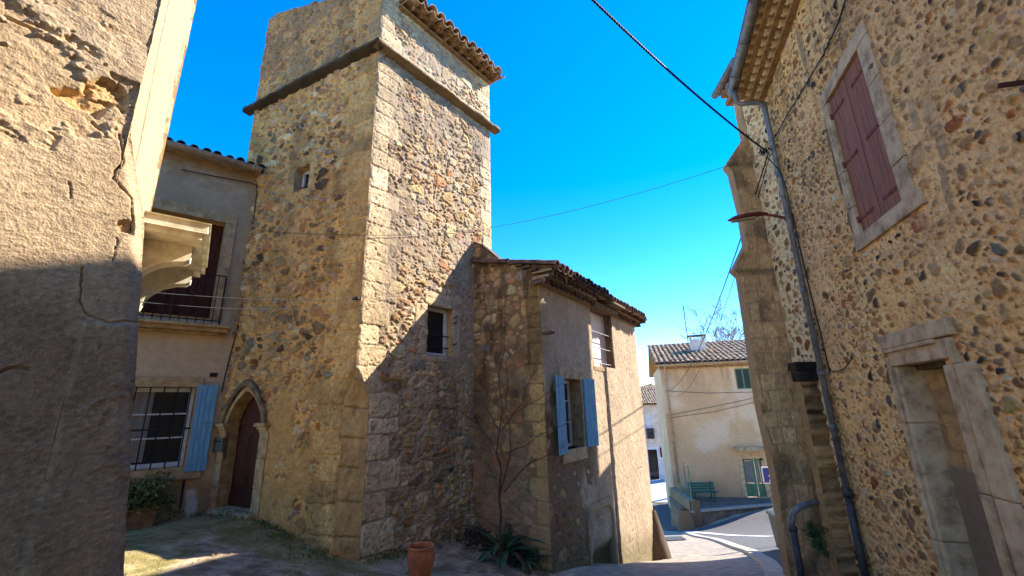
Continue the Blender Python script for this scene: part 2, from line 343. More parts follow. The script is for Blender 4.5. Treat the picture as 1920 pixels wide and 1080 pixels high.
def axes(u0, u1, z0, z1, res):
    nu = max(2, int(round((u1 - u0) / res)) + 1); nz = max(2, int(round((z1 - z0) / res)) + 1)
    return np.meshgrid(np.linspace(u0, u1, nu), np.linspace(z0, z1, nz))
def P3(fr, U, Z, H): return fr.P0 + U[..., None] * fr.d + H[..., None] * fr.n + Z[..., None] * np.array([0, 0, 1.0])
def cen(X): return (X[:-1, :-1] + X[1:, :-1] + X[:-1, 1:] + X[1:, 1:]) / 4
def hole(keep, U, Z, u0, u1, z0, z1):
    u, z = cen(U), cen(Z); keep &= ~((u > min(u0, u1)) & (u < max(u0, u1)) & (z > z0) & (z < z1)); return keep
def below(keep, U, Z, poly):
    p = np.array(poly); u, z = cen(U), cen(Z); keep &= z < np.interp(u, p[:, 0], p[:, 1]); return keep
def inpoly(U, Z, pts):
    r = np.zeros(U.shape, bool); n = len(pts)
    for i in range(n):
        x0, y0 = pts[i]; x1, y1 = pts[(i + 1) % n]
        c = ((y0 > Z) != (y1 > Z)) & (U < (x1 - x0) * (Z - y0) / (y1 - y0 + 1e-12) + x0); r ^= c
    return r
def segdist(U, Z, pts):
    d = np.full(U.shape, 9.0)
    for (x0, y0), (x1, y1) in zip(pts[:-1], pts[1:]):
        L = (x1 - x0) ** 2 + (y1 - y0) ** 2 + 1e-12; t = np.clip(((U - x0) * (x1 - x0) + (Z - y0) * (y1 - y0)) / L, 0, 1)
        d = np.minimum(d, np.hypot(U - x0 - t * (x1 - x0), Z - y0 - t * (y1 - y0)))
    return d
def arch(uc, a, zs, rise, n=10):
    """pointed arch polyline from left springing over the apex to the right"""
    R = (a * a + rise * rise) / (2 * a); L = []
    t1 = math.asin(min(1, rise / R))
    for k in range(n + 1): t = t1 * k / n; L.append((uc - a + R - R * math.cos(t), zs + R * math.sin(t)))
    return L + [(2 * uc - u, z) for u, z in L[::-1][1:]]

def parch(uc, a, zs, rise, n=10):
    return [(uc + a * t, zs + rise * (1 - abs(t) ** 1.45) ** .66) for t in [math.copysign(abs(q) ** .8, q) for q in np.linspace(-1, 1, 2 * n + 1)]]
# ------------------------------------------------------------ planes of the place
c0 = np.array([-2.303, 6.335]); TL = Fr(c0, -63.414); TR = Fr(c0, 37.589)
u_l = TL.px(415, 800)[0]; LF = Fr(TL.pt(u_l, 0), 49.69)
J = TR.pt(TR.px(888, 700)[0], 0)
HGa = Fr(J, -58); hc = HGa.hit(1013, 560); HG = Fr(hc, -58); HR = Fr(hc, 32)
NW = Fr((-2.2, 2.2), 37); K = NW.hit(245, 240); SW = Fr(K, -37.5)
CH = Fr((4.569, 6.5), 17.334); C2 = Fr((4.569, 6.5), 3)
p_far = aty(1402, 932, 26.5); FF = Fr(p_far, -75.45); FZ = float(p_far[2])

# ------------------------------------------------------------ ground
GP = np.array([(0, 0, -1.65), (0, 3, -1.72), (-2, 3, -1.5), (3, 0, -1.6), (3.4, 3, -1.78), (4.5, 6.3, -2.28), (3.95, 7.4, -2.62), (-3.7, 5, -1.5), (-4.3, 7.3, -1.5),
    (-5.7, 7.0, -1.55), (-1.95, 6.2, -1.97), (-1.2, 5.9, -2.0), (-.6, 8.2, -2.15), (.4, 7.2, -2.44), (1.5, 6, -2.25), (3.2, 11.6, -3.63), (3.76, 10, -3.22), (6, 16.5, -4.6),
    (9.3, 27, -6.7), (7, 27, -6.75), (11.5, 22, -5.48), (13.3, 24.8, -5.33), (10.9, 24.2, -5.55), (8.6, 23.7, -6.0), (16, 25, -5.2), (21, 24, -4.9), (12, 45, -7.3), (22, 60, -7.6), (-12, 7, -1.2), (-10, 30, -6.4), (9, 13, -3.7), (15, 15, -3.9), (-8, 2, -1.3), (0, 50, -7.2), (40, 40, -6), (1.5, 9.5, -2.95)])
def _tps(pts, lam=.02):
    n = len(pts); xy = pts[:, :2]; r = np.hypot(*(xy[:, None] - xy[None]).transpose(2, 0, 1)); Kk = np.where(r > 0, r * r * np.log(r + 1e-9), 0) + lam * np.eye(n)
    Pm = np.c_[np.ones(n), xy]; A = np.block([[Kk, Pm], [Pm.T, np.zeros((3, 3))]]); return np.linalg.solve(A, np.r_[pts[:, 2], 0, 0, 0])
_tw = _tps(GP)
def gz(x, y):
    x = np.asarray(x, float); y = np.asarray(y, float); X = np.clip(x, -14, 44); Y = np.clip(y, -3, 62); z = _tw[-3] + _tw[-2] * X + _tw[-1] * Y
    for (a, b, _), wk in zip(GP, _tw[:-3]):
        r2 = (X - a) ** 2 + (Y - b) ** 2 + 1e-12; z = z + wk * r2 * .5 * np.log(r2)
    return z
def gpx(x, y, lift=0):
    v = ray(x, y); lo, hi = 1.0, 120.0
    for _ in range(60):
        m = (lo + hi) / 2; P = v * m / v[1]
        if P[2] > gz(P[0], P[1]) + lift: lo = m
        else: hi = m
    return v * lo / v[1]
def sheet(name, poly, lift, m, res=.15, kind='structure'):
    """a sheet draped over the ground inside a plan polygon"""
    p = np.array(poly); X, Y = np.meshgrid(np.arange(p[:, 0].min(), p[:, 0].max() + res, res), np.arange(p[:, 1].min(), p[:, 1].max() + res, res))
    me = bpy.data.meshes.new(name); q = MB()
    import bmesh
    bm = bmesh.new(); vs = [bm.verts.new((x, y, 0)) for x, y in poly]; bm.faces.new(vs)
    for ax in (0, 1):
        for t in np.arange(p[:, ax].min() + res, p[:, ax].max(), res):
            co = [0, 0, 0]; no = [0, 0, 0]; co[ax] = t; no[ax] = 1
            bmesh.ops.bisect_plane(bm, geom=bm.verts[:] + bm.edges[:] + bm.faces[:], plane_co=co, plane_no=no)
    for v in bm.verts: v.co.z = float(gz(v.co.x, v.co.y)) + lift
    bmesh.ops.recalc_face_normals(bm, faces=bm.faces[:]); bm.to_mesh(me); bm.free(); me.materials.append(m)
    for f in me.polygons: f.use_smooth = True
    o = bpy.data.objects.new(name, me); COL.objects.link(o); return tag(o, kind=kind)
gx = np.concatenate([[-900, -300, -100, -40], np.arange(-14, -7, .5), np.arange(-7, 7, .045), np.arange(7, 44, .5), [60, 120, 300, 900]])
gy = np.concatenate([[-300, -80, -20, -6], np.arange(-3, 2.5, .4), np.arange(2.5, 13, .045), np.arange(13, 62, .5), [80, 160, 400, 1500]])
X, Y = np.meshgrid(gx, gy); Z = gz(X, Y)
Z = Z + .05 * (fbm(X * 1.1, Y * 1.1, 4, 4) - .5) + .018 * (fbm(X * 9, Y * 9, 5, 4) - .5)
cmoss = A3(lin(122, 118, 46)); cdirt = A3(lin(194, 170, 138)); cgrey = A3(lin(170, 150, 124)); cdk = A3(lin(110, 96, 76))
n1 = fbm(X * .9, Y * .9, 11, 5); n2 = fbm(X * 5, Y * 5, 12, 4)
C = cgrey + (cdirt - cgrey) * ss(.4, .65, n1)[..., None]
C = C + (cdk - C) * (ss(.48, .62, n2) * .7)[..., None]; n3 = fbm(X * 14, Y * 14, 13, 4); C = C * (1 + .7 * (n3 - .5))[..., None]; pale_ = ss(.62, .66, fbm(X * 7, Y * 7, 14, 5)); C = C + (A3(lin(196, 176, 146)) - C) * (pale_ * .5)[..., None]  # darker and pale patches scattered at random
utl = (X - c0[0]) * TL.d[0] + (Y - c0[1]) * TL.d[1]; otl = (X - c0[0]) * TL.n[0] + (Y - c0[1]) * TL.n[1]
moss = ss(1.0, .1, otl) * ss(-.6, .2, utl) * ss(.36, .5, n1 + .25 * (n2 - .5)) + ss(.46, .58, n1 * .6 + n2 * .4) * ss(-.5, -2.5, X) * ss(9, 7.5, Y) * .8
C = C + (cmoss - C) * np.clip(moss, 0, .6)[..., None]
g = GB(); g.grid(np.stack([X, Y, Z], -1), C); g.build('ground', M_ground, kind='structure')

# ------------------------------------------------------------ stone tower
tower = Thing('stone_tower', (*TL.pt(1.6, 0)[:2], -1.6), 'tall square rubble stone tower with pale corner blocks and arched brown door', 'tower')
UL, UR, ZB = 3.57, 3.08, -2.75
ZA, ZS = .62, .16                    # the stop of the corner chamfer
cu_l, cu_r = .19, .25
top_l = [(-1, 7.95), (0, 7.95), (1.58, 8.34), (2.69, 8.69), (3.0, 8.8), (3.6, 8.88), (5, 8.88)]
P_rub = [lin(192, 160, 112), lin(178, 144, 98), lin(166, 138, 104), lin(198, 174, 132), lin(148, 122, 92), lin(174, 124, 84), lin(104, 86, 66), lin(150, 136, 116)]
P_blk = [lin(206, 182, 142), lin(196, 170, 130), lin(190, 166, 128), lin(210, 188, 150)]
# openings, from the photograph's corners on the wall planes
dl, dr = TL.px(425, 791)[0], TL.px(497, 791)[0]; dsz = TL.px(470, 793)[1]; dap = TL.px(468.6, 737)[1]; duc = (dl + dr) / 2; dha = abs(dl - dr) / 2; dzb = TL.px(455, 959)[1]
wl0, wl1, wlz0, wlz1 = 1.52, 1.92, 3.95, 4.44
wr0 = TR.px(802, 571)[0]; wr1 = TR.px(848.6, 580)[0]; wrz1 = TR.px(825, 575.5)[1]; wrz0 = TR.px(800, 664)[1]
dha -= .06; dap += .03
doorpoly = parch(duc, dha, dsz, dap - dsz) + [(duc + dha, dzb), (duc - dha, dzb)]
def tower_face(fr, U0, right):
    L = UR if right else UL; U, Z = axes(0, L, ZB, 8.9 if not right else 8.1, .0125)
    f = Field(U, Z, .014, 8, 21 if right else 22)
    if right:
        f.courses(0, 1, -.1, 6.15, (.26, .42), (.28, .62), .006, True); f.courses(0, 1, -2.6, -.1, (.3, .45), (.4, .75), .008, True)
        f.courses(0, L, 6.45, 6.62, (.16, .18), (.3, .6)); f.courses(0, 1, 6.6, 8.1, (.22, .34), (.3, .5), .006, True); f.courses(0, L, 6.4, 7.75, (.22, .34), (.25, .5), .006, True, 1)
        f.courses(0, L, -2.6, 6.2, (.22, .36), (.2, .42), .006, True, 1)
        f.rect(wr0 - .1, wr1 + .02, wrz1 + .005, wrz1 + .24); f.rect(wr0 - .28, wr0 - .004, wrz1 - .42, wrz1); f.rect(wr0 - .16, wr0 - .004, wrz0 - .02, wrz1 - .43); f.rect(wr1 + .004, wr1 + .2, wrz0, wrz1); f.rect(wr0 - .2, wr1 + .1, wrz0 - .12, wrz0 - .004)
        f.scatter(170, .07, .13, (1.2, 2.2), .2, .85, (2.6, 5), wob=.24); f.scatter(1500, .03, .08, (1, 2.3), .3, .7, (2.2, 5), wob=.26)
        f.scatter(1600, .014, .035, (1, 2.2), .5, .75, (2, 4), wob=.3)
        h, C, sm = f.finish(P_rub, [4, 4, 3, 4, 2.5, .9, .3, 1.2], .025, joint=.022, mortar=lin(174, 152, 122), edge=.012, blockpal=P_blk, seed=31)
        cov = ss(.46, .6, fbm(U * .9, Z * .7, 33, 4)) * ss(0, .8, Z) * .8                     # patches of grey render left on the wall
        cov *= ss(.25, .5, U)
        C = C + ((A3(lin(152, 138, 118)) * (1 + .5 * (fbm(U * 9, Z * 9, 35, 4)[..., None] - .5))) - C) * (cov * .6)[..., None]; h = h * (1 - .55 * cov) + cov * .006
        h = h * np.where(Z < .1, 1.5, 1.0)
        grime = ss(.5, .62, fbm(U * 1.8, Z * .7, 36, 5) + .12 * (fbm(U * 14, Z * 14, 37, 4) - .5)) * .5 * (1 - sm * .55); C = C * (1 - grime[..., None] * np.array([.55, .56, .56]))
        cr = segdist(U, Z, [TR.px(805, 290), TR.px(818, 330), TR.px(812, 380), TR.px(822, 430), TR.px(815, 470)]) + .02 * (fbm(U * 12, Z * 12, 38) - .5); h -= .02 * ss(.012, 0, cr)
    else:
        f.courses(0, 1, -2.6, 6.2, (.28, .44), (.35, .8), .007, True); f.courses(0, 1, 6.5, 8.0, (.24, .36), (.3, .6), .007, True)
        f.courses(0, L, 3.2, 6.2, (.22, .32), (.14, .3), .006, True, 1)
        f.rect(wl0 - .14, wl0 - .004, wlz0 - .05, wlz1 + .02); f.rect(wl1 + .004, wl1 + .2, wlz0 - .05, wlz1 + .02); f.rect(wl0 - .14, wl1 + .2, wlz1 + .025, wlz1 + .17); f.rect(wl0 - .1, wl1 + .16, wlz0 - .15, wlz0 - .055)
        f.scatter(420, .055, .115, (1, 2.2), .3, .85, (2.2, 4.5), wob=.24); f.scatter(2200, .026, .07, (1, 2.3), .4, .72, (2.2, 4.5), wob=.26); f.scatter(1800, .013, .03, (1, 2.2), .6, .75, (2, 4), wob=.3)
        h, C, sm = f.finish(P_rub, [4, 4, 3, 2.6, 2.8, 1.8, 1.2, .8], .042, joint=.026, mortar=lin(206, 158, 94), mvar=.3, edge=.014, blockpal=[lin(194, 154, 96), lin(182, 144, 90), lin(200, 160, 100)], seed=41)
        low = ss(.5, -.3, Z - .5 * (fbm(U * 1.2, Z * 1.2, 42, 4) - .5) - .25 * (U < 1.6)) * ss(.5, .75, U + .2 * (fbm(U * 3, Z * 3, 46) - .5))     # old lime render low on the wall
        hi = ss(6.6, 7.4, Z) * .5
        cov = np.clip(np.maximum(low * ss(.3, .45, fbm(U * 2.4, Z * 2.4, 43, 4)), ss(.52, .66, fbm(U * 1.4, Z * 1.4, 44, 4)) * .35), 0, 1)
        dirt = ss(.5, .66, fbm(U * 2.6, Z * 1.8, 48, 5)); C = C * (1 - .3 * dirt)[..., None]
        C = C + ((A3(lin(186, 142, 82)) * (1 + .55 * (fbm(U * 7, Z * 7, 45, 5)[..., None] - .5))) - C) * (cov * .8)[..., None]; h = h * (1 - .75 * cov) + cov * .008
        gy_ = ss(6.0, 6.8, Z) * (.35 + .65 * ss(.4, .6, fbm(U * 1.8, Z * 2.6, 47, 5))); C = C + (A3(lin(128, 112, 92)) - C) * (gy_ * .65)[..., None]
        for (x, y, r) in [(440 + 472 / 2.7, 443 / 2.7, .05), (440 + 546 / 2.7, 376 / 2.7, .045), (440 + 632 / 2.7, 352 / 2.7, .04), (440 + 530 / 2.7, 545 / 2.7, .05), (440 + 615 / 2.7, 470 / 2.7, .045), (440 + 352 / 2.7, 625 / 2.7, .07)]:
            u_, z_ = fr.px(x, y); d = np.hypot(U - u_, (Z - z_) * .8) + .01 * (fbm(U * 30, Z * 30, 51) - .5); rg = ss(.03, 0, np.abs(d - r - .02))
            C = C + (A3(lin(186, 156, 136)) - C) * (rg * .6)[..., None]; h += rg * .01; k = ss(r, r * .75, d); h -= k * .09
        for n_ in range(46):
            u_, z_ = RNG.uniform(.5, 3.4), RNG.uniform(.3, 5.8); r = RNG.uniform(.02, .05); d = np.hypot((U - u_) * RNG.uniform(.6, 1.2), Z - z_) + .03 * (fbm(U * 20, Z * 20, n_) - .5); k = ss(r, r * .6, d)
            h -= .03 * k; 
        u_, z_ = fr.px(478, 683); d = np.hypot(U - u_, Z - z_); C = C + (A3(lin(176, 142, 96)) - C) * (ss(.05, 0, np.abs(d - .13)))[..., None]; h -= ss(.1, .085, d) * .13; h += .012 * ss(.05, 0, np.abs(d - .13))
        u_, z_ = fr.px(612, 800); k = ss(.055, .045, np.maximum(np.abs(U - u_), np.abs(Z - z_) * 1.1)); h -= k * .1
    wv = .02 * (fbm(Z * 2.2, Z * 0 + .5, 60, 3) - .5)
    fade = ss(0, .03, U); h = h * fade + wv * ss(.06, 0, U) * 1.2
    h = h * (1 - .8 * ss(.05, 0, np.abs(L - U)))
    ramp = np.clip((ZA - Z) / (ZA - ZS), 0, 1) * (cu_r if right else cu_l); Um = ramp + U * (L - ramp) / L
    keep = np.ones((U.shape[0] - 1, U.shape[1] - 1), bool)
    if right: below(keep, Um, Z, [(-1, 7.95), (.36, 7.95), (.361, 7.72), (9, 7.72)]); hole(keep, Um, Z, wr0, wr1, wrz0, wrz1)
    else:
        below(keep, Um, Z, [(u, z + 0) for u, z in top_l]); hole(keep, Um, Z, wl0, wl1, wlz0, wlz1); keep &= ~inpoly(cen(Um), cen(Z), doorpoly)
    return Um, Z, h, C, keep
g = GB()
Uml, Zl, hl, Cl, kl = tower_face(TL, 0, False); g.grid(P3(TL, Uml, Zl, hl), Cl, kl)
Umr, Zr, hr_, Cr, kr = tower_face(TR, 0, True); g.grid(P3(TR, Umr, Zr, hr_), Cr, kr)
# the chamfer facet of the lower corner
zc = np.linspace(ZB, ZA, 190); tc_ = np.linspace(0, 1, 22); T, Zc = np.meshgrid(tc_, zc); rp = np.clip((ZA - Zc) / (ZA - ZS), 0, 1)
A_ = TL.P0 + TL.d * (rp * cu_l)[..., None]; B_ = TR.P0 + TR.d * (rp * cu_r)[..., None]; Pc = A_ + (B_ - A_) * T[..., None] + np.array([0, 0, 1.0]) * Zc[..., None]
nf = (TL.n + TR.n) / np.linalg.norm(TL.n + TR.n); jc = ss(.02, 0, np.abs(((Zc + .05 * T + .1 * fbm(Zc * 1.3, T * 0, 70) + 3) % .42) - .2)); hh = (.05 * (fbm(T * 4, Zc * 7, 71, 5) - .5) - .035 * jc) * rp * np.sin(np.clip(T, .001, .999) * np.pi) ** .5
blk = A3(lin(184, 150, 98)) * (1 + .5 * (fbm(T * 2 + np.floor((Zc + 3) / .42) * 7, Zc * 5, 73, 5) - .5) + .3 * (fbm(T * 9, Zc * 26, 74, 4) - .5) - .35 * jc)[..., None]
g.grid(Pc + nf * hh[..., None], blk)
# back walls and the inside faces
q = [TL.pt(UL, 0), TL.pt(UL, 0) + TR.d * UR, TR.pt(UR, 0)]
cw = lin(160, 130, 90)
for A, B, za, zb in ((q[0], q[1], 8.88, 8.75), (q[1], q[2], 8.75, 7.7)):
    g.quads([A + [0, 0, ZB], B + [0, 0, ZB], B + [0, 0, zb], A + [0, 0, za]], cw)
# parapet thickness: its inner face and top
nin = TR.d
A, B = TL.pt(0, 0), TL.pt(UL, 0); ti = .34
for (ua, za), (ub, zb) in zip(top_l[1:-1], top_l[2:-1]):
    ub = min(ub, UL); a0, b0 = TL.pt(ua, za), TL.pt(ub, zb)
    g.quads([a0, b0, b0 + TR.d * ti, a0 + TR.d * ti], lin(170, 140, 100)); g.quads([a0 + TR.d * ti, b0 + TR.d * ti, b0 + TR.d * ti - [0, 0, 1.6], a0 + TR.d * ti - [0, 0, 1.6]], lin(170, 140, 100))
g.build('wall', M_tower, tower)
# cornice band round both faces
def cornice(fr, u0, u1, z, name, seed):
    U, T = axes(u0, u1, 0, 1, .025); prof = np.array([(0, .0), (.08, .012), (.16, .045), (.175, .05), (.17, .105), (0, .15)])
    T = np.tile(np.linspace(0, 1, 6)[:, None], (1, U.shape[1])); U = np.tile(U[0], (6, 1))
    O = np.tile(prof[:, 0][:, None], (1, U.shape[1])); Zz = z + np.tile(prof[:, 1][:, None], (1, U.shape[1]))
    jt = np.zeros(U.shape)
    O = O * (1 + .35 * (fbm(U * 6, Zz * 8, seed, 5) - .5)) ; Zz = Zz + .025 * (fbm(U * 2.5, T * 3, seed + 4, 4) - .5)
    return P3(fr, U, Zz, O)
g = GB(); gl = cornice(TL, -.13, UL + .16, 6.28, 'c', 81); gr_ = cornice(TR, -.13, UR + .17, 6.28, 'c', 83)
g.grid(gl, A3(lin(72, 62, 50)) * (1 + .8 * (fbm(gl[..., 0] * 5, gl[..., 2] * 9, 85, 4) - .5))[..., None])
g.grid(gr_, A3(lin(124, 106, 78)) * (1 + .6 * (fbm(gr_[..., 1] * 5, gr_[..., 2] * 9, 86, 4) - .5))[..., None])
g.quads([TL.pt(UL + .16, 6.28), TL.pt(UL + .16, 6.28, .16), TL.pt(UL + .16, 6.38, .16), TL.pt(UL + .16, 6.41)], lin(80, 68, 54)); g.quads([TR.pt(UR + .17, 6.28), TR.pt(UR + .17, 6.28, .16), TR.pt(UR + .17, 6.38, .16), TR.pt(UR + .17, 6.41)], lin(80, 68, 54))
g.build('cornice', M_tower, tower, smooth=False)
# tile roof over the right face
def tile_roof(mb, p0, e, n_out, cols, pitch, slope, L, r=.085, seed=0, both=True, tl=.36, first=0, lift=0):
    """canal tiles: p0 lower left eave point, e along the eave, n_out horizontal outward (down-slope)"""
    rg = np.random.default_rng(seed); up0 = np.array([0, 0, 1.0]); ax = -n_out * math.cos(slope) + up0 * math.sin(slope); up = n_out * math.sin(slope) + up0 * math.cos(slope)
    nc = max(1, int(L / tl))
    for k in range(cols):
        for t in range(nc):
            j = rg.normal(0, .008, 3)
            p = p0 + e * (k + .5) * pitch + ax * (t * tl + (rg.uniform(-.03, .03) if t == 0 else 0)) + j + up * (lift + .01 * (t % 2))
            a2 = ax + e * rg.normal(0, .02); a2 = a2 / np.linalg.norm(a2)
            mb.tile(p + up * .05, a2, e, up, tl + .07, r, r * .86)
            if both: mb.tile(p + e * pitch * .5 + up * .055 - ax * .02, ax, e, up, tl + .06, r * .95, r * 1.05, inv=True)
def slab(mb, P, t):
    P = [np.array(p, float) for p in P]; n = len(P); V = P + [p + np.array(t) for p in P]
    mb.add(V, [tuple(range(n)), tuple(range(2 * n - 1, n - 1, -1))] + [(i, (i + 1) % n, n + (i + 1) % n, n + i) for i in range(n)])
mb = MB(); cols = 12; pt_ = (UR - .3) / cols
tile_roof(mb, TR.pt(.36, 7.72, .34), TR.d, TR.n, cols, pt_, rad(15), 3.2, .115, 5)
tile_roof(mb, TR.pt(.36, 7.59, .20), TR.d, TR.n, cols, pt_, rad(4), .36, .115, 6, both=False)
mb.cm = 1; slab(mb, [TR.pt(.35, 7.69, .2), TR.pt(UR + .02, 7.69, .2), TR.pt(UR + .02, 8.62, -3.3), TR.pt(.35, 8.62, -3.3)], (0, 0, .03)); slab(mb, [TR.pt(.35, 7.585, .1), TR.pt(UR, 7.585, .1), TR.pt(UR, 7.585, -.05), TR.pt(.35, 7.585, -.05)], (0, 0, .02))
mb.build('roof', [M_tile, M_mortar], tower, smooth=False)
# windows
def reveal(mb, fr, u0, u1, z0, z1, dep, back=True, o0=.0):
    for A in (((u0, z0), (u0, z1)), ((u1, z0), (u1, z1)), ((u0, z0), (u1, z0)), ((u0, z1), (u1, z1))):
        (a, b), (c, d) = A; mb.add([fr.pt(a, b, o0), fr.pt(c, d, o0), fr.pt(c, d, -dep), fr.pt(a, b, -dep)], [(0, 1, 2, 3)])
def casement(thing, fr, u0, u1, z0, z1, dep, bar=.05, muntins=(), leaf=1, fm=None, name='window', curtain=False, rev=True, rm=None):
    fm = fm or M_white
    if u0 > u1: u0, u1 = u1, u0
    m = MB()
    if rev: reveal(m, fr, u0, u1, z0, z1, dep + .02, o0=.004)
    wn = m.build(name, rm or M_block, thing) if rev else None
    m = MB(); o0, o1 = -dep, -dep + .05
    m.box(fr, u0 + .002, u0 + bar, z0 + .002, z1 - .002, o0, o1); m.box(fr, u1 - bar, u1 - .002, z0 + .002, z1 - .002, o0, o1); m.box(fr, u0 + bar, u1 - bar, z0 + .002, z0 + bar, o0, o1); m.box(fr, u0 + bar, u1 - bar, z1 - bar, z1 - .002, o0, o1)
    for k in range(1, leaf): m.box(fr, u0 + (u1 - u0) * k / leaf - bar * .6, u0 + (u1 - u0) * k / leaf + bar * .6, z0 + bar, z1 - bar, o0 + .003, o1 + .004)
    for t in muntins: m.box(fr, u0 + bar, u1 - bar, z0 + (z1 - z0) * t - .012, z0 + (z1 - z0) * t + .012, o0 + .01, o1 - .006)
    wf = m.build('frame', fm, wn or thing, bevel=.004)
    m = MB(); m.add([fr.pt(u, z, -dep + .012) for u, z in ((u0 + .01, z0 + .01), (u1 - .01, z0 + .01), (u1 - .01, z1 - .01), (u0 + .01, z1 - .01))], [(0, 1, 2, 3)]); m.build('pane', M_glass, wn or thing)
    return wn or wf
wt = casement(tower, TR, wr0, wr1, wrz0, wrz1, .2, .06, name='window')
m = MB()
for t in (.18, .42): m.tube([TR.pt(wr0 + .02, wrz0 + (wrz1 - wrz0) * t, -.10), TR.pt(wr1 + .0, wrz0 + (wrz1 - wrz0) * t, -.10)], .011, 6)
m.build('bar', M_iron, wt)
for z in (wrz1 - .16, wrz0 + .62, wrz0 + .22): m = MB(); m.tube([TR.pt(wr1 + .02, z, -.02), TR.pt(wr1 + .02, z, .07), TR.pt(wr1 + .02, z + .03, .09)], .012, 5); m.build('hinge_pin', M_rust, tower)
wt = casement(tower, TL, wl0, wl1, wlz0, wlz1, .2, .05, name='window')
m = MB(); m.tube([TL.pt(wl0 + .01, wlz0 + .12, -.1), TL.pt(wl1 - .01, wlz0 + .12, -.1)], .009, 6); m.build('bar', M_iron, wt)
# arched door
A1 = parch(duc, dha, dsz, dap - dsz, 12)
m = MB()
pts = A1 + [(duc + dha, dzb), ]
full = [(duc - dha, dzb)] + A1 + [(duc + dha, dzb)]
for i in range(len(full) - 1):
    (a, b), (c, d) = full[i], full[i + 1]; m.add([TL.pt(a, b, .01), TL.pt(c, d, .01), TL.pt(c, d, -.27), TL.pt(a, b, -.27)], [(0, 1, 2, 3)])
Ao = parch(duc, dha + .075, dsz, dap - dsz + .095, 12); m.ring(TL, A1, Ao, -.02, .035)
m.cm = 1
Ao2 = parch(duc, dha + .15, dsz, dap - dsz + .2, 12); Ao1 = parch(duc, dha + .072, dsz, dap - dsz + .092, 12); m.ring(TL, Ao1, Ao2, -.02, .085)
m.cm = 0
iu0, iu1 = duc - dha, duc + dha
for sgn, ub in ((-1, iu0), (1, iu1)):
    wj = .17
    zz = dzb - .1
    while zz < dsz - .14:
        hh = min(RNG.uniform(.3, .46), dsz - .12 - zz); ww = wj + (RNG.uniform(0, .12) if sgn < 0 else 0)
        m.box(TL, ub, ub + sgn * ww, zz, zz + hh - .006, -.05, .03 + RNG.uniform(0, .012)); zz += hh
    for za, zb, pr in ((-.145, -.10, .02), (-.10, -.055, .05), (-.055, .002, .09)):
        a_, b_ = ub - sgn * pr * .5, ub + sgn * (wj + pr * .6); m.box(TL, a_, b_, dsz + za, dsz + zb, -.18, .03 + pr)
m.build('door_surround', [M_block, M_hood], tower, bevel=.012)
m = MB(); Ad = parch(duc, dha - .004, dsz, dap - dsz - .004, 12); m.prism(TL, Ad + [(duc + dha - .004, dzb + .02), (duc - dha + .004, dzb + .02)], -.24, -.19)
dw = 2 * dha
for u0_, u1_ in ((-.42, -.06), (.06, .42)):
    for z0_, z1_ in ((.30, .62), (.70, 1.12)):
        m.box(TL, duc + u0_ * dw, duc + u1_ * dw, dzb + z0_, dzb + z1_, -.19, -.178); m.box(TL, duc + (u0_ + .06) * dw, duc + (u1_ - .06) * dw, dzb + z0_ + .05, dzb + z1_ - .05, -.178, -.166)
m.box(TL, duc - dha + .01, duc + dha - .01, dzb + .03, dzb + .2, -.19, -.165); m.box(TL, duc - dha + .01, duc + dha - .01, dsz - .03, dsz + .03, -.19, -.162)
dd = m.build('door', M_door, tower, bevel=.006)
m = MB(); m.tube([TL.pt(duc - .22 * 1, dzb + .85, -.19), TL.pt(duc - .22, dzb + .85, -.13)], .014, 8); m.tube([TL.pt(duc - .22, dzb + .85, -.14), TL.pt(duc - .12, dzb + .84, -.135)], .009, 6); m.build('handle', M_iron, dd)
m = MB(); m.box(TL, duc - dha - .12, duc + dha + .06, dzb - .12, dzb + .0, -.34, .14); m.box(TL, duc - dha - .18, duc + dha + .12, dzb - .42, dzb - .125, -.2, .24); m.build('doorstep', M_grey, tower, bevel=.015)

# ------------------------------------------------------------ village house joined to the tower
house = Thing('village_house', (*HR.pt(2, 0)[:2], -3), 'brown roughcast house with sagging tiled eaves, half in sun, joined to the tower', 'house')
rake = [HG.px(x, y) for x, y in ((1024, 520), (1005, 506), (940, 492), (925, 478), (905, 462), (890, 457))]
UG = HG.px(888, 700)[0] + .03
U, Z = axes(-.0, UG, -3.0, rake[-1][1] + .05, .015)
f = Field(U, Z, .02, 7, 91); f.courses(0, .3, -2.8, 2.3, (.24, .4), (.2, .42), .008, True); f.scatter(420, .03, .12, (1, 2), .3, .75)
h, C, sm = f.finish(P_rub, [2, 4, 3, 1, 3, 2, .5, .5], .022, joint=.03, mortar=lin(132, 104, 70), blockpal=[lin(182, 148, 94), lin(172, 138, 88)], seed=95)
cov = ss(.35, .5, fbm(U * 1.6, Z * 1.4, 96, 4)) * ss(.2, .45, U + .15 * (fbm(U * 3, Z * 2, 97) - .5)); gr = A3(lin(132, 110, 82)) * (1 + .9 * (fbm(U * 8, Z * 8, 98, 5) - .5))[..., None]
C = C + (gr - C) * (cov * .75)[..., None]; h = h * (1 - .45 * cov) + cov * .03 * fbm(U * 11, Z * 11, 99, 4)
st_ = ss(.5, .66, fbm(U * 5, Z * .8, 100, 4)) * ss(-1.5, 1, Z); C = C * (1 - .5 * st_)[..., None]
pk = ss(.5, .62, fbm(U * 2, Z * 2, 101, 4)) * ss(-.6, -1.2, Z); C = C + (A3(lin(176, 128, 96)) - C) * (pk * .5)[..., None]
h = h * ss(0, .04, U) * ss(0, .05, UG - U)
keep = np.ones((U.shape[0] - 1, U.shape[1] - 1), bool); below(keep, U, Z, [(-1, rake[0][1])] + rake + [(9, rake[-1][1])])
g = GB(); g.grid(P3(HG, U, Z, h), C, keep)
HL = 5.45
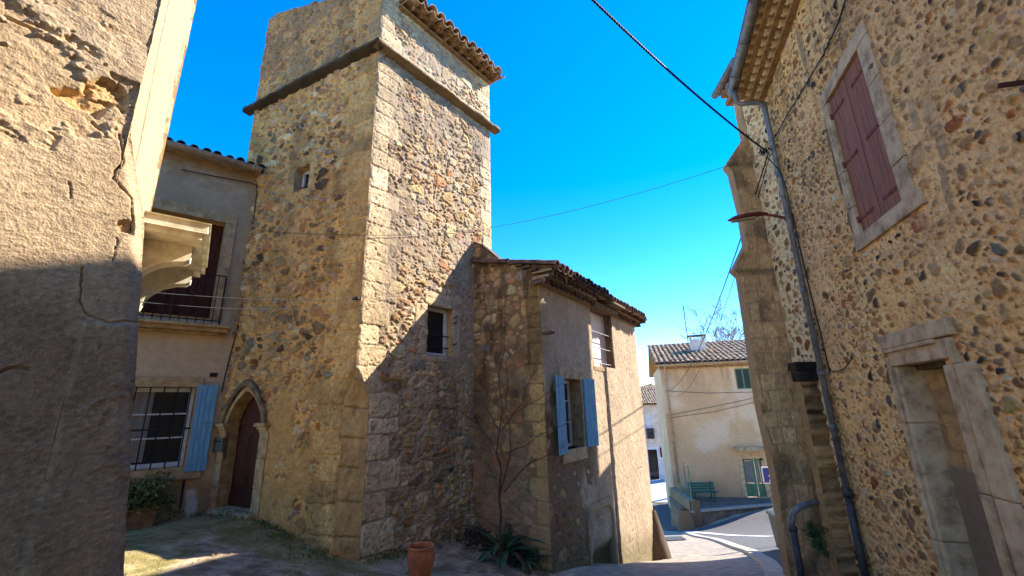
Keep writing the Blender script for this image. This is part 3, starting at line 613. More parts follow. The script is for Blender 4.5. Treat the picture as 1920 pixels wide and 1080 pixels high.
lg0, lg1 = HR.px(1108, 630)[0], HR.px(1144, 640)[0]; lgz0, lgz1 = HR.px(1125, 688)[1], 2.12
hw0, hw1 = HR.px(1055.5, 775)[0], HR.px(1091, 775)[0]; hwz1 = HR.px(1070, 711)[1]; hwz0 = HR.px(1076, 841)[1]
U, Z = axes(0, HL, -4.6, 2.2, .018)
f = Field(U, Z, .015, 8, 111); f.scatter(500, .03, .12, (1, 1.9), .3, .78)
h, C, sm = f.finish(P_rub, [2, 4, 3, 2, 3, 2, .5, .5], .025, joint=.03, mortar=lin(140, 112, 84), seed=112)
exp = ss(.5, .6, fbm(U * 1.1, Z * 1.1, 113, 4) + .18 * ss(-.6, -1.8, Z) - .1 * ss(-.5, .5, Z)) * ss(2.3, 1.7, U)      # stones showing where the render fell
rc = A3(lin(178, 156, 128)) * (1 + .4 * (fbm(U * 3, Z * 2, 114, 5) - .5) + .5 * (fbm(U * 22, Z * 14, 115, 4) - .5))[..., None]
hrc = .018 + .02 * (fbm(U * 22, Z * 14, 116, 4) - .5) + .02 * (fbm(U * 2, Z * 2, 117, 3) - .5)
C = C + (rc - C) * (1 - exp)[..., None]; h = h * exp + hrc * (1 - exp)
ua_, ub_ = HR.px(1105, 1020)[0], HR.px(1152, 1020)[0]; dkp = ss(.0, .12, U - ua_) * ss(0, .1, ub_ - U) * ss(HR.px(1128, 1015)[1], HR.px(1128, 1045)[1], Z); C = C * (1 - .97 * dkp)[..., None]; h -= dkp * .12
gm = ss(.75, .1, Z - gz(HR.pt(2.5, 0)[0], HR.pt(2.5, 0)[1]) + .21 * 0 + .45 * (U - 2.5) * .4 - .3 * (fbm(U * 4, Z * 2, 118, 4) - .5)); C = C + (A3(lin(96, 92, 60)) - C) * (gm * .7)[..., None]
ar = arch((ua_ + ub_) / 2, (ub_ - ua_) / 2, HR.px(1125, 985)[1], .35, 10); d = segdist(U, Z, [(ua_, -5)] + ar + [(ub_, -5)]); h += .03 * ss(.07, .05, d) - .03 * ss(.02, 0, np.abs(d - .08)); C = C + (A3(lin(176, 148, 112)) - C) * (ss(.07, .05, d) * .8)[..., None]
sl_ = HR.px(1146, 880)[0]; h -= .03 * ss(.03, 0, np.abs(U - sl_ - .05 * (fbm(Z * 2, Z * 0, 119) - .5)) ) * (Z < 1.0)     # the straight joint
h += .05 * ss(sl_ + .02, sl_ + .06, U)
for pl in ([(1135, 935), (1142, 928)], [(1174, 1005), (1176, 1020), (1182, 1010)], [(1190, 880), (1200, 876)]):
    d = segdist(U, Z, [HR.px(*p) for p in pl]) + .02 * (fbm(U * 14, Z * 14, 120) - .5); h -= .02 * ss(.02, .0, d)
h = h * ss(0, .04, U)
keep = np.ones((U.shape[0] - 1, U.shape[1] - 1), bool); hole(keep, U, Z, lg0, lg1, lgz0, 9); hole(keep, U, Z, hw0, hw1, hwz0, hwz1)
g.grid(P3(HR, U, Z, h), C, keep)
fe0, fe1 = HR.pt(HL, 0), HR.pt(HL, 0, -3.0); g.quads([fe0 + [0, 0, -4.6], fe1 + [0, 0, -4.6], fe1 + [0, 0, 3.2], fe0 + [0, 0, 2.2]], lin(172, 142, 108))
bk0 = HR.pt(1.0, 0, -3.0); g.quads([bk0 + [0, 0, -4.6], fe1 + [0, 0, -4.6], fe1 + [0, 0, 3.2], bk0 + [0, 0, 3.2]], lin(172, 142, 108))
g.build('wall', M_plaster, house)
# roof and corbelled eave tiles
m = MB(); ec = 28; ep = (HL + .25) / ec
mc = MB()
for row, (oo, zz) in enumerate(((.02, 2.13), (.14, 2.25))):
    for k in range(ec + 1):
        u_ = -.08 + k * ep + (row % 2) * ep / 2
        if lg0 - .1 < u_ < lg1 + .05: continue
        p = HR.pt(u_, zz + .05 * (1 if False else 0) + RNG.normal(0, .008), oo + .17 + RNG.normal(0, .01)); mc.tile(p, -HR.n, HR.d, np.array([0, 0, 1.0]), .3, .1, .085)
    mc.cm = 1
    for a_, b_ in ((-.1, lg0 - .1), (lg1 + .05, HL + .08)): mc.box(HR, a_, b_, zz - .012, zz + .028, -.1, oo + .11); mc.box(HR, a_, b_, zz + .088, zz + .118, -.1, oo + .14)
    mc.cm = 0
mc.build('eave_corbel', [M_tileold, M_mortar], house)
sl2 = rad(13)
for seg, (ua, ub, dz) in enumerate(((-.12, lg0 + .25, .0), (lg0 + .25, HL + .12, -.05))):
    n_ = int(round((ub - ua) / ep)); tile_roof(m, HR.pt(ua, 2.37 + dz, .38), HR.d, HR.n, n_, (ub - ua) / n_, sl2, 2.6, .1, 20 + seg)
m.cm = 1; slab(m, [HR.pt(-.1, 2.335, .3), HR.pt(HL + .1, 2.30, .3), HR.pt(HL + .1, 2.30 + 2.8 * math.tan(sl2), -2.5), HR.pt(.9, 2.335 + 2.8 * math.tan(sl2), -2.5)], (0, 0, .035))
m.build('roof', [M_tileold, M_mortar], house)
m = MB()
# mortar fillet along the steep part of the rake
for (ua, za), (ub, zb) in zip(rake[2:-1], rake[3:]): m.add([HG.pt(ua, za, .04), HG.pt(ub, zb, .04), HG.pt(ub, zb + .04, .03), HG.pt(ua, za + .04, .03), HG.pt(ua, za - .1, -.5), HG.pt(ub, zb, -.5)], [(0, 1, 2, 3), (3, 2, 5, 4)])
for k in range(5):
    ua, ub = .02 + k * .15, .02 + (k + 1) * .15; za = np.interp(ua, [p[0] for p in rake], [p[1] for p in rake]); m.box(HG, ua - .02, ub - .005, za + .0 + .01 * k, za + .05 + .012 * k, -.3, .07 + RNG.uniform(0, .02), .004)
m.build('verge', M_tileold, house, bevel=.006)
# loggia
m = MB(); dep = .15
m.add([HR.pt(u, z, -dep) for u, z in ((lg0 - .9, lgz0 - .1), (lg1 + .9, lgz0 - .1), (lg1 + .9, 2.3), (lg0 - .9, 2.3))], [(0, 1, 2, 3)])
m.add([HR.pt(lg1, lgz0 - .2, 0), HR.pt(lg1, 2.3, 0), HR.pt(lg1 + .0, 2.3, -dep), HR.pt(lg1, lgz0 - .2, -dep)], [(0, 1, 2, 3)])
m.add([HR.pt(lg0, lgz0 - .2, 0), HR.pt(lg0, 2.3, 0), HR.pt(lg0, 2.3, -.25), HR.pt(lg0, lgz0 - .2, -.25)], [(0, 1, 2, 3)])
m.add([HR.pt(lg0 - .9, lgz0 - .1, 0), HR.pt(lg1 + .9, lgz0 - .1, 0), HR.pt(lg1 + .9, lgz0 - .1, -dep), HR.pt(lg0 - .9, lgz0 - .1, -dep)], [(0, 1, 2, 3)])
lgo = m.build('loggia', M_pink, house)
m = MB(); m.box(HR, lg0 - .12, lg1 + .16, 2.12, 2.24, -.2, .2); m.box(HR, lg1 - .03, lg1 + .05, lgz0, 2.12, -.12, .055); m.box(HR, lg0 + .55, lg1 + .1, 2.26, 2.31, -.1, .42); m.build('timber', M_wood, house, bevel=.006)
m = MB(); m.box(HR, lg0 + .02, lg0 + .1, lgz0 + .35, lgz0 + 1.2, -.148, -.12); m.box(HR, lg0 + .05, lg0 + .3, lgz0 - .02, lgz0 + .4, -.148, -.12); m.build('loggia_door', M_plate, house)
m = MB()
for t in (.28, .62, .98): m.tube([HR.pt(lg0 - .02, lgz0 + t - .2, .0), HR.pt(lg1 - .02, lgz0 + t - .2, .0)], .011, 6)
m.tube([HR.pt(lg0 + .5, lgz0 - .1, -.02), HR.pt(lg0 + .5, lgz0 + .1, -.02)], .012, 6)
m.build('railing', M_zinc, house)
m = MB(); m.box(HR, lg0 - .02, lg1, lgz0 - .1, lgz0 - .01, -.3, .03); m.build('loggia_sill', M_mortar, house, bevel=.01)
# ground floor window with blue shutters
hwn = casement(house, HR, hw0, hw1, hwz0, hwz1, .28, .06, (.36, .68), 1, rm=M_mortar)
m = MB(); m.box(HR, hw0 - .16, hw1 + .1, hwz1, hwz1 + .22, -.05, .045); m.box(HR, hw1 - .0, hw1 + .07, hwz0, hwz1, -.05, .03); m.box(HR, hw0 - .1, hw1 + .08, hwz0 - .22, hwz0, -.25, .04); m.build('stone_frame', M_grey, house, bevel=.02)
def shutter(thing, fr, uh, z0, z1, wd, ang, sgn, o=.04, mt=None, name='shutter', boards=3):
    """a plank shutter hinged at uh, opened by ang from the wall plane"""
    dv = fr.d * sgn * math.cos(ang) + fr.n * math.sin(ang); nv = np.cross(dv, [0, 0, 1.0]); m = MB(); f2 = Fr.__new__(Fr); f2.P0 = fr.pt(uh, 0, o); f2.d = dv; f2.n = nv if nv @ fr.n > 0 else -nv
    for k in range(boards): m.box(f2, wd * k / boards + .002, wd * (k + 1) / boards - .002, z0 + RNG.uniform(0, .006), z1 - RNG.uniform(0, .006), 0, .028)
    sh = m.build(name, mt or M_blue, thing, bevel=.004)
    for t in (.14, .86): m = MB(); m.box(f2, .0, wd * .8, z0 + (z1 - z0) * t - .018, z0 + (z1 - z0) * t + .018, .028, .034); m.build('hinge_strap', mt or M_blue, sh)
    m = MB(); m.tube([f2.pt(wd * .35, z0 + (z1 - z0) * .55, .03), f2.pt(wd * .75, z0 + (z1 - z0) * .55, .05), f2.pt(wd * .95, z0 + (z1 - z0) * .55, .03)], .008, 5); m.build('latch_bar', mt or M_blue, sh); return sh
shutter(house, HR, hw0 - .02, hwz0 - .04, hwz1 + .03, .42, rad(8), -1); shutter(house, HR, hw1 + .05, hwz0 - .02, hwz1 + .03, .40, rad(10), 1)
m = MB(); P = HR.hit(1012, 627, .0); m.box(HR, -.02, .12, HR.px(1018, 625)[1] - .02, HR.px(1018, 625)[1] + .02, .0, .2); m.build('peg', M_wood, house, bevel=.006)
# guard stone at the far corner
bs = HR.pt(HL + .02, 0, .0); gzb = float(gz(bs[0], bs[1]))
U, Z = axes(0, 2 * math.pi, 0, 1, .12); Rr = (.42 - .3 * Z ** 1.3) * (1 + .25 * (fbm(np.cos(U) * 2 + 3, np.sin(U) * 2 + Z * 3, 131, 4) - .5)); P = np.stack([bs[0] + Rr * np.cos(U), bs[1] + Rr * np.sin(U), gzb - .1 + 1.25 * Z], -1)
P[:, -1] = P[:, 0]
g = GB(); g.grid(P, A3(lin(92, 78, 64)) * (1 + .5 * (fbm(U * 2, Z * 4, 133, 4) - .5))[..., None]); g.build('guard_stone', M_plaster, None, 'dark leaning guard stone at the sunlit far corner of the brown house', 'guard stone')

# ------------------------------------------------------------ church side wall on the right
church = Thing('church', (*CH.pt(-1, 0)[:2], -2.2), 'tall pebble masonry church wall with red brown shutters, walled up doorway and stepped buttress', 'church')
CZ0, CZ1 = -3.0, 5.3
P_peb = [lin(158, 122, 80), lin(136, 110, 80), lin(182, 148, 100), lin(62, 55, 48), lin(98, 88, 76), lin(152, 98, 58), lin(112, 86, 60), lin(196, 176, 142)]
def uz(fr, pts, o=0): return [fr.px(x, y, o) for x, y in pts]
sA, sB, sC, sD = uz(CH, [(1551.3, 193.7), (1610.2, 90.9), (1695, 375.6), (1618, 439)]); cu0, cu1 = (sB[0] + sC[0]) / 2, (sA[0] + sD[0]) / 2; cz1, cz0 = (sA[1] + sB[1]) / 2, (sC[1] + sD[1]) / 2
fl, fr_, fb = CH.px(1541, 190)[0], CH.px(1700, 300)[0], CH.px(1668, 433)[1]; ft = CH.px(1617, 45)[1]; fb2 = CH.px(1660, 440)[1]
dA, dB = CH.px(1685.8, 685.9), CH.px(1773.4, 673.7); du1, du0, dz1 = dA[0], dB[0], (dA[1] + dB[1]) / 2
do1 = CH.px(1669, 660)[0]; do0 = CH.px(1806, 650)[0]; dot = CH.px(1725, 612)[1]; dom = CH.px(1725, 643)[1]
U, Z = axes(-6.2, .05, CZ0, CZ1, .0112)
f = Field(U, Z, .012, 11, 141)
f.rect(fl + .01, fl + .07, fb2, ft, 2); 
for x0, y0, x1, y1 in ((1700, 190, 1730, 240), (1735, 185, 1755, 260), (1745, 240, 1785, 290), (1765, 300, 1785, 400), (1490, 60, 1515, 120)):
    a_, b_ = CH.px(x0, y0), CH.px(x1, y1); f.put((a_[0] + b_[0]) / 2, (a_[1] + b_[1]) / 2, max(.05, abs(a_[0] - b_[0]) / 2), max(.06, abs(a_[1] - b_[1]) / 2), 0, 6, 0, .04, True, 1)
f.scatter(70, .07, .11, (1.1, 1.9), .4, 1.04, (2.2, 4), tries=6, pw=1.5, wob=.2); f.scatter(1300, .034, .065, (1, 1.8), .5, 1.06, (2, 2.9), tries=6, pw=1.4, wob=.18, dens=.4); f.scatter(11000, .014, .036, (1, 2.0), .7, 1.1, (2, 2.9), tries=6, pw=1.5, wob=.19, dens=.3); f.scatter(9000, .008, .016, (1, 2.2), .9, 1.3, (2, 2.4), tries=2, wob=.2)
h, C, sm = f.finish(P_peb, [5, 4.5, 5, 1.5, 1.3, 1.8, 2.6, 1.2], .022, joint=.012, mortar=lin(218, 176, 118), mvar=.22, edge=.012, blockpal=[lin(180, 150, 108), lin(168, 138, 98)], seed=143, tilt=.35)
h += (1 - sm) * .006 * (fbm(U * 40, Z * 40, 145, 3) - .5) + .008 * (fbm(U * 6, Z * 6, 146, 3) - .5)
smear = ss(.5, .58, fbm(U * 2.2, Z * 2.2, 149, 5)) * (sm > .2) * ss(.45, .5, fbm(U * 9, Z * 9, 150, 4)); C = C + (A3(lin(210, 176, 124)) - C) * (smear * .45)[..., None]; h -= smear * .008
stk = ss(.52, .66, fbm(U * 5, Z * .5, 156, 5)) * ss(2.2, 5, Z) * .35; C = C * (1 - stk)[..., None]
tint = fbm(U * .8, Z * .8, 147, 4); C = C * (1 + .25 * (tint - .5))[..., None]; yel = ss(.5, .7, fbm(U * 1.3, Z * 1.3, 148, 3)); C = C * (1 + yel[..., None] * np.array([.03, -.02, -.12]))
keep = np.ones((U.shape[0] - 1, U.shape[1] - 1), bool); hole(keep, U, Z, cu0, cu1, cz0, cz1); hole(keep, U, Z, du0, du1, -4, dz1)
g = GB(); g.grid(P3(CH, U, Z, h), C, keep)
# next bay, turned a little towards the street
C2L = .98
U, Z = axes(-.02, C2L, CZ0, 5.9, .0125)
f = Field(U, Z, .014, 10, 151); f.courses(C2L - .5, C2L, -3, 6, (.26, .36), (.2, .4), .006, True, 1)
f.scatter(300, .04, .08, (1, 1.9), .4, 1.15); f.scatter(900, .018, .04, (1, 2), .6, 1.2)
h, C, sm = f.finish(P_peb, [5, 2, 5, .7, 1, 1, 2, 3], .014, joint=.014, mortar=lin(224, 196, 148), edge=.012, blockpal=[lin(176, 142, 98), lin(162, 130, 92)], seed=153)
g.grid(P3(C2, U, Z, h), C)
# buttress at the end of that bay: three stages
b_in = C2.px(1470, 600)[0]
def pout(x, y):        # how far a silhouette point stands out from the wall, in the buttress' near face plane
    fp = Fr(C2.pt(b_in, 0), 3 - 90); u_, z_ = fp.px(x, y); return abs(u_), z_
BF = Fr(C2.pt(b_in, 0), 3 - 90); 
if (BF.d @ C2.n) < 0: BF = Fr(C2.pt(b_in, 0), 3 + 90)
th_b = .2
BK = Fr(C2.pt(b_in + th_b, 0), 3 - 90)
if (BK.d @ C2.n) < 0: BK = Fr(C2.pt(b_in + th_b, 0), 3 + 90)
prof = [BK.px(x, y) for x, y in ((1462, 1035), (1443, 891), (1413, 752), (1391, 600), (1379, 522), (1367, 512), (1391, 462), (1381, 400), (1364, 330), (1354, 318), (1393, 262), (1388, 235))]
prof = [(max(u_, .01), z_) for u_, z_ in prof]; pz = np.array([p[1] for p in prof]); pu = np.array([p[0] for p in prof])
lo_o = max(pu[:4])
zg = np.linspace(CZ0, 5.6, 420); wz = np.interp(zg, pz, pu); tg = np.linspace(0, 1, 70); T, Z = np.meshgrid(tg, zg); U = T * wz[:, None]
f = Field(np.tile(np.linspace(0, lo_o + .3, 70)[None], (420, 1)), Z, .01, 8, 161); f.courses(0, lo_o + .3, CZ0, 5.6, (.24, .34), (.24, .42), .007)
h, C, sm = f.finish(P_blk, [1, 1, 1, 1], .016, joint=.016, mortar=lin(172, 138, 96), edge=.012, blockpal=[lin(204, 164, 114), lin(190, 150, 104), lin(198, 156, 106), lin(184, 146, 102)], seed=163)
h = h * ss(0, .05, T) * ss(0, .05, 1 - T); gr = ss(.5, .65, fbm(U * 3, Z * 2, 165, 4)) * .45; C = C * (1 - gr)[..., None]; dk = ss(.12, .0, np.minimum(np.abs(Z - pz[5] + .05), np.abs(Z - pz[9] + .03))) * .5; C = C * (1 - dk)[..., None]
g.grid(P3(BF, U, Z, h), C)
# its street face, weatherings and far side
T2, Z2 = np.meshgrid(np.linspace(0, 1, 20), zg); O2 = np.tile(wz[:, None], (1, 20)); BP = BF.P0 + BF.d * O2[..., None] - BF.n * (T2 * th_b)[..., None] + np.array([0, 0, 1.0]) * Z2[..., None]
g.grid(BP + BF.d * (.02 * (fbm(T2 * 3, Z2 * 5, 167, 4) - .5) * np.sin(T2 * np.pi))[..., None], A3(lin(160, 132, 96)) * (1 + .5 * (fbm(T2 * 2, Z2 * 3, 168, 5) - .5))[..., None])
P2_ = BF.P0 - BF.n * th_b + BF.d * U[..., None] + np.array([0, 0, 1.0]) * Z[..., None]; g.grid(P2_, A3(lin(160, 132, 96)) * np.ones(U.shape)[..., None])
# closing walls and an unseen block added down the street to shade the brown house
e1 = C2.pt(C2L, 0); inn = np.array([CH.n[0], CH.n[1], 0]) * -6
g.quads([e1 + [0, 0, CZ0 - 1], e1 + inn + [0, 0, CZ0 - 1], e1 + inn + [0, 0, 7.0], e1 + [0, 0, 5.9]], lin(176, 146, 104))
U, Z = np.meshgrid(np.linspace(-13, -6.2, 60), np.linspace(CZ0, CZ1, 60)); g.grid(P3(CH, U, Z, .01 * (fbm(U * 4, Z * 4, 158, 4) - .5)), A3(lin(182, 150, 106)) * (1 + .5 * (fbm(U * 3, Z * 3, 159, 5) - .5))[..., None])  # unseen run of church wall, added to hold off sky and bounce light
n0 = CH.pt(-13, 0); g.quads([n0 + [0, 0, CZ0], n0 + inn + [0, 0, CZ0], n0 + inn + [0, 0, 7.4], n0 + [0, 0, CZ1]], lin(176, 146, 104))
g.build('wall', M_church, church)
def block(g, pts, z0, z1, col):
    n = len(pts)
    for i in range(n):
        A, B = A3([*pts[i], 0]), A3([*pts[(i + 1) % n], 0]); g.quads([A + [0, 0, z0], B + [0, 0, z0], B + [0, 0, z1], A + [0, 0, z1]], col)
    if n == 4: g.quads([A3([*p, z1]) for p in pts], col)
g = GB(); ch0 = (7.35, 11.75); cd = CH.d[:2]; ci = inn[:2] / 6
P4 = [np.array(ch0), np.array(ch0) - cd * 2.8, np.array(ch0) - cd * 2.8 + ci * 5, np.array(ch0) + ci * 5]; block(g, P4, -4.5, 7.3, lin(176, 146, 104))
lowb = np.array(ch0) - ci * .62; P5 = [lowb, lowb - cd * .7, np.array(ch0) - cd * .7, np.array(ch0)]; block(g, P5, -4.5, 2.9, lin(168, 138, 98))
g.build('shade_block', M_church, church)
# roof, eave tiles, gutter, downpipe
m = MB(); slab(m, [CH.pt(-13, 5.44, .36), CH.pt(.02, 5.44, .36), CH.pt(.02, 7.1, -5.5), CH.pt(-13, 7.1, -5.5)], (0, 0, .44)); slab(m, [C2.pt(0, 6.12, .3), C2.pt(C2L + .1, 6.12, .3), C2.pt(C2L + .1, 7.5, -5), C2.pt(0, 7.5, -5)], (0, 0, .06)); m.build('roof', M_tileold, church)
m = MB()
for row, (o_, z_) in enumerate(((.0, 5.13), (.13, 5.215), (.26, 5.30))):
    for k in range(24): m.tile(CH.pt(-4.6 + .195 * (k + .5), z_, o_ + .16), -CH.n, CH.d, np.array([0, 0, 1.0]), .3, .095, .09)
    m.cm = 1; m.box(CH, -4.6, .03, z_ - .012, z_ + .024, -.05, o_ + .10); m.box(CH, -4.6, .03, z_ + .09, z_ + .12, -.05, o_ + .13); m.cm = 0
m.build('eave_corbel', [M_genoise, M_mortar], church)
m = MB()
for k in range(5): m.tile(C2.pt(.06 + .2 * k, 5.98, .24), -C2.n, C2.d, np.array([0, 0, 1.0]), .3, .1, .09)
m.cm = 1; m.box(C2, 0, C2L + .08, 5.87, 5.97, -.3, .12); m.cm = 0
m.build('eave_corbel', [M_genoise, M_mortar], church)
def gutter(fr, u0, u1, z, o, r=.075, name='gutter', mt=None, parent=None, slope=0):
    m = MB(); V = []; n = 10
    for u_, dz in ((u0, 0), (u1, slope)):
        for rr in (r, r - .006):
            V += [fr.pt(u_, z + dz - rr * math.sin(math.pi * k / n), o + rr * math.cos(math.pi * k / n)) for k in range(n + 1)]
    Nn = n + 1; Fc = []
    for k in range(n): Fc += [(k, k + 1, 2 * Nn + k + 1, 2 * Nn + k), (Nn + k, 3 * Nn + k, 3 * Nn + k + 1, Nn + k + 1), (k, Nn + k, Nn + k + 1, k + 1), (2 * Nn + k, 2 * Nn + k + 1, 3 * Nn + k + 1, 3 * Nn + k)]
    Fc += [tuple(range(Nn, 2 * Nn)), tuple(range(4 * Nn - 1, 3 * Nn - 1, -1)), (0, 2 * Nn, 3 * Nn, Nn), (n, Nn + n, 3 * Nn + n, 2 * Nn + n)]
    m.add(V, Fc); m.tube([fr.pt(u0, z, o + r), fr.pt(u1, z + slope, o + r)], .009, 6); m.tube([fr.pt(u0, z, o - r), fr.pt(u1, z + slope, o - r)], .006, 6)
    st = u0 + .3
    while st < u1: m.tube([fr.pt(st, z + .0 - (r + .004) * math.sin(math.pi * k / n), o + (r + .004) * math.cos(math.pi * k / n)) for k in range(n + 1)], .008, 4); st += .75
    return m.build(name, mt or M_zinc, parent, smooth=True)
ge = CH.hit(1372, 172, .50); ue = float((ge - CH.P0) @ CH.d); gze = float(ge[2])
gutter(CH, -4.6, ue + .02, gze + .0, .50, .085, parent=church)
g2 = C2.hit(1340, 180, .36); g2b = C2.hit(1382, 112, .36); gutter(C2, float((g2b - C2.P0) @ C2.d), float((g2 - C2.P0) @ C2.d), float(g2[2]), .36, .07, parent=church)
pp = uz(CH, [(1430, 190), (1622, 1072)], .09); pu_ = (pp[0][0] + pp[1][0]) / 2; ptop, pbr = pp[0][1], CH.px(1592, 925, .09)[1]
m = MB(); m.tube([CH.pt(ue - .14, gze - .07, .50), CH.pt(ue - .14, 5.04, .49), CH.pt(ue - .15, 5.0, .44), CH.pt(pu_ - .0, 4.97, .18), CH.pt(pu_, 4.92, .11), CH.pt(pu_, 4.82, .09), CH.pt(pu_, pbr, .09)], .04, 12)
for y in (205, 330, 545, 700, 800): z_ = CH.px(1430 + (y - 190) * .2177, y, .09)[1]; m.tube([CH.pt(pu_, z_ - .035, .09), CH.pt(pu_, z_ + .035, .09)], .047, 12)
m.build('downpipe', M_zinc, church, smooth=True)
m = MB(); m.tube([CH.pt(pu_, pbr + .03, .09), CH.pt(pu_, -2.6, .09)], .048, 12); m.tube([CH.pt(pu_, pbr - .06, .09), CH.pt(pu_, pbr + .05, .09)], .058, 12); m.build('cast_iron_pipe', M_castiron, church, smooth=True)
# window: surround, sill, shutters
m = MB(); fz = [cz0 + (cz1 - cz0) * t for t in (0, .2, .46, .72, 1)]
for a_, b_ in zip(fz[:-1], fz[1:]): m.box(CH, fr_ - .02, cu0, a_ + .002, b_ - .003, -.1, .022 + RNG.uniform(0, .006)); m.box(CH, cu1, fl + .0, a_ + .002, b_ - .003, -.1, .02 + RNG.uniform(0, .006))
m.box(CH, fr_ - .02, fl, cz1 + .003, ft - .25 if ft - .25 > cz1 + .1 else cz1 + .17, -.1, .024); m.box(CH, fr_ - .10, fl + .02, cz0 - .16, cz0 - .003, -.14, .035)
m.build('window_surround', M_grey, church, bevel=.008)
m = MB(); m.add([CH.pt(u_, z_, -.1) for u_, z_ in ((cu0, cz0), (cu1, cz0), (cu1, cz1), (cu0, cz1))], [(0, 1, 2, 3)]); m.build('dark_opening', M_room, church)
mid = (cu0 + cu1) / 2 + .0
for a_, b_, hz_ in ((cu0 + .008, mid - .003, cu0), (mid + .003, cu1 - .008, cu1)):
    m = MB(); nb = 3
    for k in range(nb):
        x0, x1 = a_ + (b_ - a_) * k / nb, a_ + (b_ - a_) * (k + 1) / nb; m.box(CH, x0 + .0015, x1 - .0015, cz0 + .012 + RNG.uniform(0, .006), cz1 - .008, -.045, -.012 + RNG.uniform(-.002, .002))
    sh = m.build('shutter', M_red, church, bevel=.003)
    for t in (.1, .5, .88):
        m = MB(); z_ = cz0 + (cz1 - cz0) * t; s_ = 1 if hz_ == cu0 else -1; m.box(CH, hz_ - .0 * s_, hz_ + s_ * (b_ - a_) * .78, z_ - .017, z_ + .017, -.012, -.004); m.tube([CH.pt(hz_ - .01 * s_, z_ - .04, .0), CH.pt(hz_ - .01 * s_, z_ + .04, .0)], .02, 8)
        for q_ in (.2, .45, .7): m.tube([CH.pt(hz_ + s_ * (b_ - a_) * q_, z_, -.006), CH.pt(hz_ + s_ * (b_ - a_) * q_, z_, .003)], .007, 6)
        m.build('hinge_strap', M_oxide, sh)
# walled up doorway with moulded frame
m = MB(); zb_ = -2.2
def vjoint(u0, u1, o0, o1, zz):
    for a_, b_ in zip(zz[:-1], zz[1:]): m.box(CH, u0, u1, a_ + .002, b_ - .002, o0, o1 + RNG.uniform(0, .004))
zj = [zb_, -1.15, -.35, dz1 - .12, dz1]
vjoint(du1, do1 - .03, -.22, .03, [zb_, -1.3, -.25, dz1]); vjoint(do1 - .03, do1 + .03, -.1, .055, [zb_, -1.3, -.25, dz1 + .1])
vjoint(du0 - .13, du0, -.22, .04, [zb_, -.75, dz1 - .05]); vjoint(du0 - .17, du0 - .13, -.1, .02, [zb_, -.75, dz1 - .05]); vjoint(do0 - .14, du0 - .17, -.1, .05, [zb_, -.75, dz1 - .05])
m.box(CH, du0 - .14, do1 - .03, dz1, dom - .005, -.22, .045); m.box(CH, du0 - .02, do1, dom - .04, dom, -.1, .075); m.box(CH, do0 - .0, do1 + .03, dom, dot, -.1, .07)
m.box(CH, du0 - .2, du0 - .14, dz1 - .05, dom - .01, -.1, .055)
m.build('door_surround', M_grey, church, bevel=.014)
U, Z = axes(du0 - .02, du1 + .02, -3.0, dz1 + .03, .016); um = du0 + (du1 - du0) * .45
f = Field(U, Z, .015, 9, 171); f.courses(du0, du1, -3, dz1, (.2, .34), (.22, .45), .008); h, C, sm = f.finish(P_blk, [1, 1, 1, 1], .012, joint=.02, mortar=lin(140, 112, 78), blockpal=[lin(170, 138, 92), lin(150, 122, 84)], seed=173)
rend = ss(um + .06, um - .02, U + .05 * (fbm(Z * 4, U * 4, 174, 3) - .5)); rend2 = ss(-.62, -.68, Z - .1 * (U - um) + .06 * (fbm(U * 6, Z * 2, 175, 3) - .5))
C = C + (A3(lin(112, 94, 70)) * (1 + .4 * (fbm(U * 2, Z * 2, 176, 5) - .5))[..., None] - C) * rend[..., None]; C = C + (A3(lin(118, 106, 88)) * (1 + .3 * (fbm(U * 3, Z * 3, 177, 5) - .5))[..., None] - C) * (rend2 * (1 - rend) * .9)[..., None]
h = h * (1 - np.maximum(rend, rend2)) + rend * .012 + rend2 * (1 - rend) * .02
g = GB(); g.grid(P3(CH, U, Z, h - .2), C); g.build('blocked_doorway', M_smooth, church)
m = MB(); m.box(CH, du0, du1, dz1 - .05, dz1 - .0, -.2, -.13); m.build('lintel_board', M_wood, church, bevel=.006)
# eroded pilaster with a blackened cap beside the pipe
pl_a = CH.hit(1560, 700); PF_o = C2.pt(.12, 0); PFr = Fr(C2.pt(.14, 0), 3 - 90)
if (PFr.d @ C2.n) < 0: PFr = Fr(C2.pt(.14, 0), 3 + 90)
pw = PFr.px(1499, 705)[0]; ptz = PFr.px(1489, 678)[1]; ptb = PFr.px(1489, 716)[1]
U, Z = axes(-.05, pw, CZ0, ptb, .014); Zr2 = Z * 1.0
lay = fbm(U * 1.2, Z * 16, 181, 4); h = .10 * (lay - .5) + .05 * (fbm(U * 5, Z * 12, 182, 5) - .5); C = A3(lin(184, 142, 92)) * (.7 + 1.3 * (lay[..., None] - .4)); C = C + (A3(lin(60, 50, 40)) - C) * (ss(.52, .68, fbm(U * 2, Z * 3.2, 183, 4)) * ss(-1.6, .3, Z) * .7)[..., None]
bl = np.abs(((Z + .06 * (fbm(U * 3, Z * 0, 184) - .5)) % .36) - .18); h -= .03 * ss(.02, 0, bl)
g = GB(); g.grid(P3(PFr, U, Z, h * ss(0, .04, pw - U)), C)
Un, Tn = np.meshgrid(np.linspace(0, .16, 12), np.linspace(CZ0, ptb, 260)); PB = PFr.P0 + PFr.d * pw - PFr.n * Un[..., None] + np.array([0, 0, 1.0]) * Tn[..., None] + PFr.d * (.04 * (fbm(Un * 2, Tn * 14, 185, 4) - .5) * ss(0, .05, Un))[..., None]
g.grid(PB, A3(lin(166, 132, 88)) * (1 + .5 * (fbm(Un * 2, Tn * 6, 186, 4) - .5))[..., None]); g.build('pilaster', M_plaster, church)
